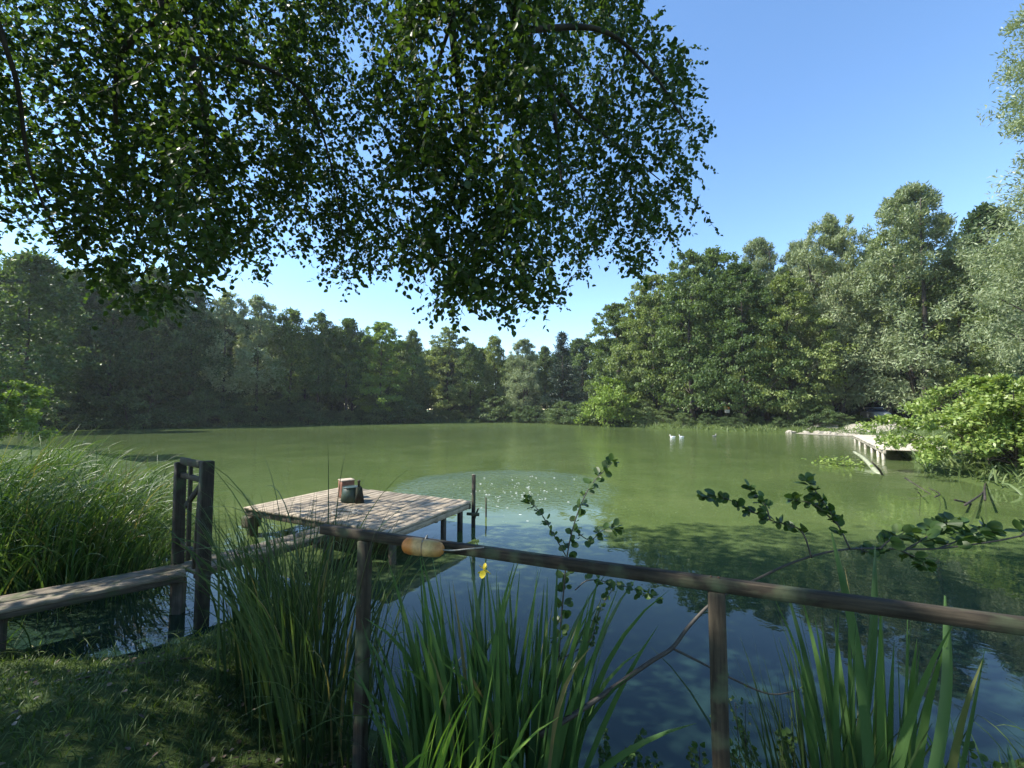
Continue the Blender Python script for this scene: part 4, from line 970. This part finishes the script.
limb([fork+[0, .1, .9], (-1.6, 1.4, 6.2), Y(440, -90, 3.7), Y(450, 0, 4.2), Y(455, 60, 4.4), Y(462, 110, 4.5), Y(468, 190, 4.6)], .09, .01)
limb([Y(452, 20, 4.2), Y(430, 90, 4.6), Y(410, 180, 5), Y(425, 280, 5.3)], .022, .005)
limb([fork+[-.1, .1, .7], (-2.5, 1.2, 5.4), Y(130, -100, 3.3), Y(168, 10, 3.7), Y(190, 60, 3.8), Y(205, 110, 3.9), Y(208, 175, 4.0), Y(225, 240, 4.1)], .1, .008)
limb([Y(168, 10, 3.7), Y(120, 60, 3.8), Y(120, 160, 4.1), Y(150, 280, 4.4)], .03, .006)
limb([Y(190, 60, 3.8), Y(240, 60, 4.1), Y(300, 90, 4.5), Y(330, 160, 4.8), Y(345, 250, 5.0)], .03, .006)
limb([fork+[-.2, .0, .5], (-3.6, .4, 4.8), Y(-60, -40, 2.8), Y(10, 60, 3.2), Y(30, 170, 3.5), Y(60, 240, 3.7)], .035, .005)
limb([fork+[-.1, -.1, .9], (-4, 1.0, 6.5), (-5.5, 3.2, 6.2), (-6.5, 5.0, 5.2)], .1, .015)
limb([fork+[-.1, 0, .8], (-4.2, .2, 5.6), (-6.2, 1.2, 5.8), (-7.8, 2.2, 5.2)], .08, .012)  # bough out of view, added to carry the lawn-shading sprays
limb([fork+[.1, 0, 1.1], (-.4, .4, 7.2), (1.2, 2.0, 7.4), (2.2, 3.6, 6.6)], .1, .012)
limb([fork+[0, -.1, 1.1], (-2.6, -3.2, 6.8), (-3, -4.8, 7)], .09, .02)
limb([fork+[.1, -.1, 1.1], (-.2, -2.4, 6.6), (1.8, -3.2, 6.6)], .09, .02)
limb([fork+[.2, .1, 1.2], (.5, -.4, 7), (2.6, .6, 7.2), (3.8, 1.8, 6.8)], .09, .015)
rg = np.random.default_rng(99)
# sprays: short drooping twigs, each with a dozen leaves
def sprays(C0, nl, length, ls, jitter=.5, rg=rg):
    n = len(C0)
    az = rg.uniform(0, 2*PI, n); dn = rg.uniform(-1.6, -.1, n)
    D = np.stack([np.cos(az), np.sin(az), dn], 1); D /= np.linalg.norm(D, axis=1)[:, None]
    Ln = length*rg.uniform(.6, 1.3, n)
    P, DD = [], []
    ti = np.tile(np.linspace(.1, 1, nl), n); ci = np.repeat(np.arange(n), nl)
    pos = C0[ci]+D[ci]*(Ln[ci]*ti)[:, None]+np.array([0, 0, -1])*((ti**2)*Ln[ci]*.25)[:, None]
    side = np.cross(D, [0, 0, 1.]); side /= np.linalg.norm(side, axis=1)[:, None]+1e-6
    sg_ = np.where(np.arange(n*nl) % 2, 1, -1)
    dl = D[ci]*.5+side[ci]*sg_[:, None]*.8+rg.normal(0, .45, (n*nl, 3))+[0, 0, -.35]
    N = rg.normal(0, .55, (n*nl, 3))+[0, 0, .7]
    Ls = ls*rg.uniform(.6, 1.2, n*nl)
    pos = pos+rg.normal(0, .012, pos.shape)
    leaves(lf_mb, pos, dl, N, Ls, Ls*.74, LEAF, fold=.2, curl=.12)
    # twig wood as thin prisms
    e = C0+D*Ln[:, None]+np.array([0, 0, -1])*(Ln*.25)[:, None]; r_ = .0022
    o1 = side*r_; o2 = np.cross(D, side)*r_
    V = np.stack([C0+o1, C0-o1*.5+o2, C0-o1*.5-o2, e+o1*.4, e-o1*.2+o2*.4, e-o1*.2-o2*.4], 1).reshape(-1, 3)
    b = (np.arange(n)*6)[:, None]
    br_mb.add(V, np.concatenate([b+np.array([[0, 1, 4, 3]]), b+np.array([[1, 2, 5, 4]]), b+np.array([[2, 0, 3, 5]])]))
def cloud_of(n, xr, yr, thin=0):
    px = rg.uniform(*xr, n); py = rg.uniform(*yr, n)
    low_ = np.interp(px, LOW[:, 0], LOW[:, 1]); rx = np.interp(py, RX[:, 0], RX[:, 1])
    # uneven density: hanging curtains with looser places between
    den = .62+.3*np.sin(px*.045+np.sin(py*.02)*2)+.22*np.sin(px*.11+py*.05)+.2*np.sin(py*.06-px*.03)
    edge = np.minimum((low_-14-py)/60, (rx-8-px)/50)
    prob = np.clip(edge*1.2+.30, 0, 1)*np.clip(den+.25, .25, 1)
    keep = (py < low_-14) & (px < rx-8) & (rg.uniform(size=n) < prob)
    keep &= (rg.uniform(size=n) < np.interp(px, [-300, 60, 330, 420], [.45, .48, .6, .8]))
    for hx, hy, ha, hb in holes: keep &= ((px-hx)/ha)**2+((py-hy-8)/hb)**2 > 1
    return px[keep], py[keep]
def put(px, py, d):
    out_ = np.zeros((len(px), 3))
    for i_ in range(len(px)): out_[i_] = at_y(px[i_], py[i_], d[i_])
    return out_
px, py = cloud_of(25000, (-300, 720), (-160, 330))
# each column of boughs hangs at its own distance
d = 4.7+.75*np.sin(px*.021+1)+.4*np.sin(px*.057)+rg.normal(0, .45, len(px))-np.clip((250-px)/400, 0, 1)*.9
sprays(put(px, py, d.clip(2.8, 6.8)), 12, .28, .060)
# the rest of the crown: deeper boughs added to shade the deck, then unseen sprays
pxs, pys = cloud_of(2600, (20, 345), (-60, 330))
sprays(put(pxs, pys, rg.uniform(5.2, 7.2, len(pxs))), 11, .34, .075)
n = 2300
t_ = rg.uniform(0, 1, n); a_ = rg.uniform(0, 2*PI, n); r_ = 6.3*np.sqrt(rg.uniform(0, 1, n))*(1-.5*np.clip(t_-.4, 0, 1))
C = np.stack([-2.2+r_*np.cos(a_), .2+r_*np.sin(a_)*.95, 5.2+t_*4.5], 1)  # unseen, overhead and behind the viewpoint, added to shade the foreground
el = np.degrees(np.arctan2(C[:, 2]-CAMZ, np.maximum(C[:, 1], .01)))
Cx = np.stack([rg.uniform(-8.5, -3.4, 1500), rg.uniform(-2.4, 3.4, 1500), rg.uniform(4.0, 7.2, 1500)], 1); Cx = Cx[(Cx[:, 0] < -1.35*Cx[:, 1]-.4)]  # unseen sprays added on the left to keep sun off the lawn
C = np.concatenate([C, Cx]); el = np.degrees(np.arctan2(C[:, 2]-CAMZ, np.maximum(C[:, 1], .01)))
C = C[~((C[:, 1] > 0) & (el < 57) & (C[:, 0] > -1.35*C[:, 1]-.4)) & (C[:, 0] < 2.6)]
sprays(C, 11, .5, .105)
br_mb.obj('boughs', M_bark, oh, True)
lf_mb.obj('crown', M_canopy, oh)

# ------------------------------------------------------------------ light
SUN_AZ = math.radians(-93)    # from straight ahead (+Y), to the left
SUN_EL = math.radians(48)
sd = Vector((math.sin(SUN_AZ)*math.cos(SUN_EL), math.cos(SUN_AZ)*math.cos(SUN_EL), math.sin(SUN_EL)))
sl_ = bpy.data.lights.new('sun', 'SUN'); sl_.energy = 4.6; sl_.angle = math.radians(.5); sl_.color = (1, .95, .87)
so = bpy.data.objects.new('sun', sl_); COL.objects.link(so); so.rotation_euler = sd.to_track_quat('Z', 'Y').to_euler(); so.location = (0, 0, 30)
world = bpy.data.worlds.new('World'); scene.world = world; world.use_nodes = True
nt = world.node_tree; bg = nt.nodes['Background']
sky = nt.nodes.new('ShaderNodeTexSky'); sky.sky_type = 'NISHITA'; sky.sun_disc = False
sky.sun_elevation = SUN_EL; sky.sun_rotation = SUN_AZ; sky.air_density = 1.0; sky.dust_density = .1; sky.ozone_density = 1.6; sky.altitude = 50
hs = nt.nodes.new('ShaderNodeHueSaturation'); hs.inputs['Saturation'].default_value = 1.13; hs.inputs['Value'].default_value = .95
nt.links.new(sky.outputs[0], hs.inputs['Color']); nt.links.new(hs.outputs[0], bg.inputs[0]); bg.inputs[1].default_value = .15
vs_ = scene.view_settings
scene.display_settings.display_device = 'sRGB'
vs_.view_transform = 'Standard'; vs_.look = 'None'; vs_.gamma = 1; vs_.use_curve_mapping = False; vs_.exposure = 1.22
scene.render.engine = 'CYCLES'

# thin summer haze over the pond
m, nt, out = mat('haze'); v = node(nt, 'ShaderNodeVolumePrincipled', ins={'Color': (.9, .94, 1, 1), 'Density': .00035, 'Anisotropy': .2}); nt.links.new(v.outputs[0], out.inputs['Volume'])
mb = MB(); x0, x1, y0, y1, z0, z1 = -190, 190, -40, 175, -2.4, 34
mb.add(np.array([(x, y, z) for z in (z0, z1) for y in (y0, y1) for x in (x0, x1)]), np.array([[0, 2, 3, 1], [4, 5, 7, 6], [0, 1, 5, 4], [1, 3, 7, 5], [3, 2, 6, 7], [2, 0, 4, 6]]))
hz_ = mb.obj('haze', m); tag(hz_, 'thin summer haze hanging over the whole pond', 'haze', kind='stuff')
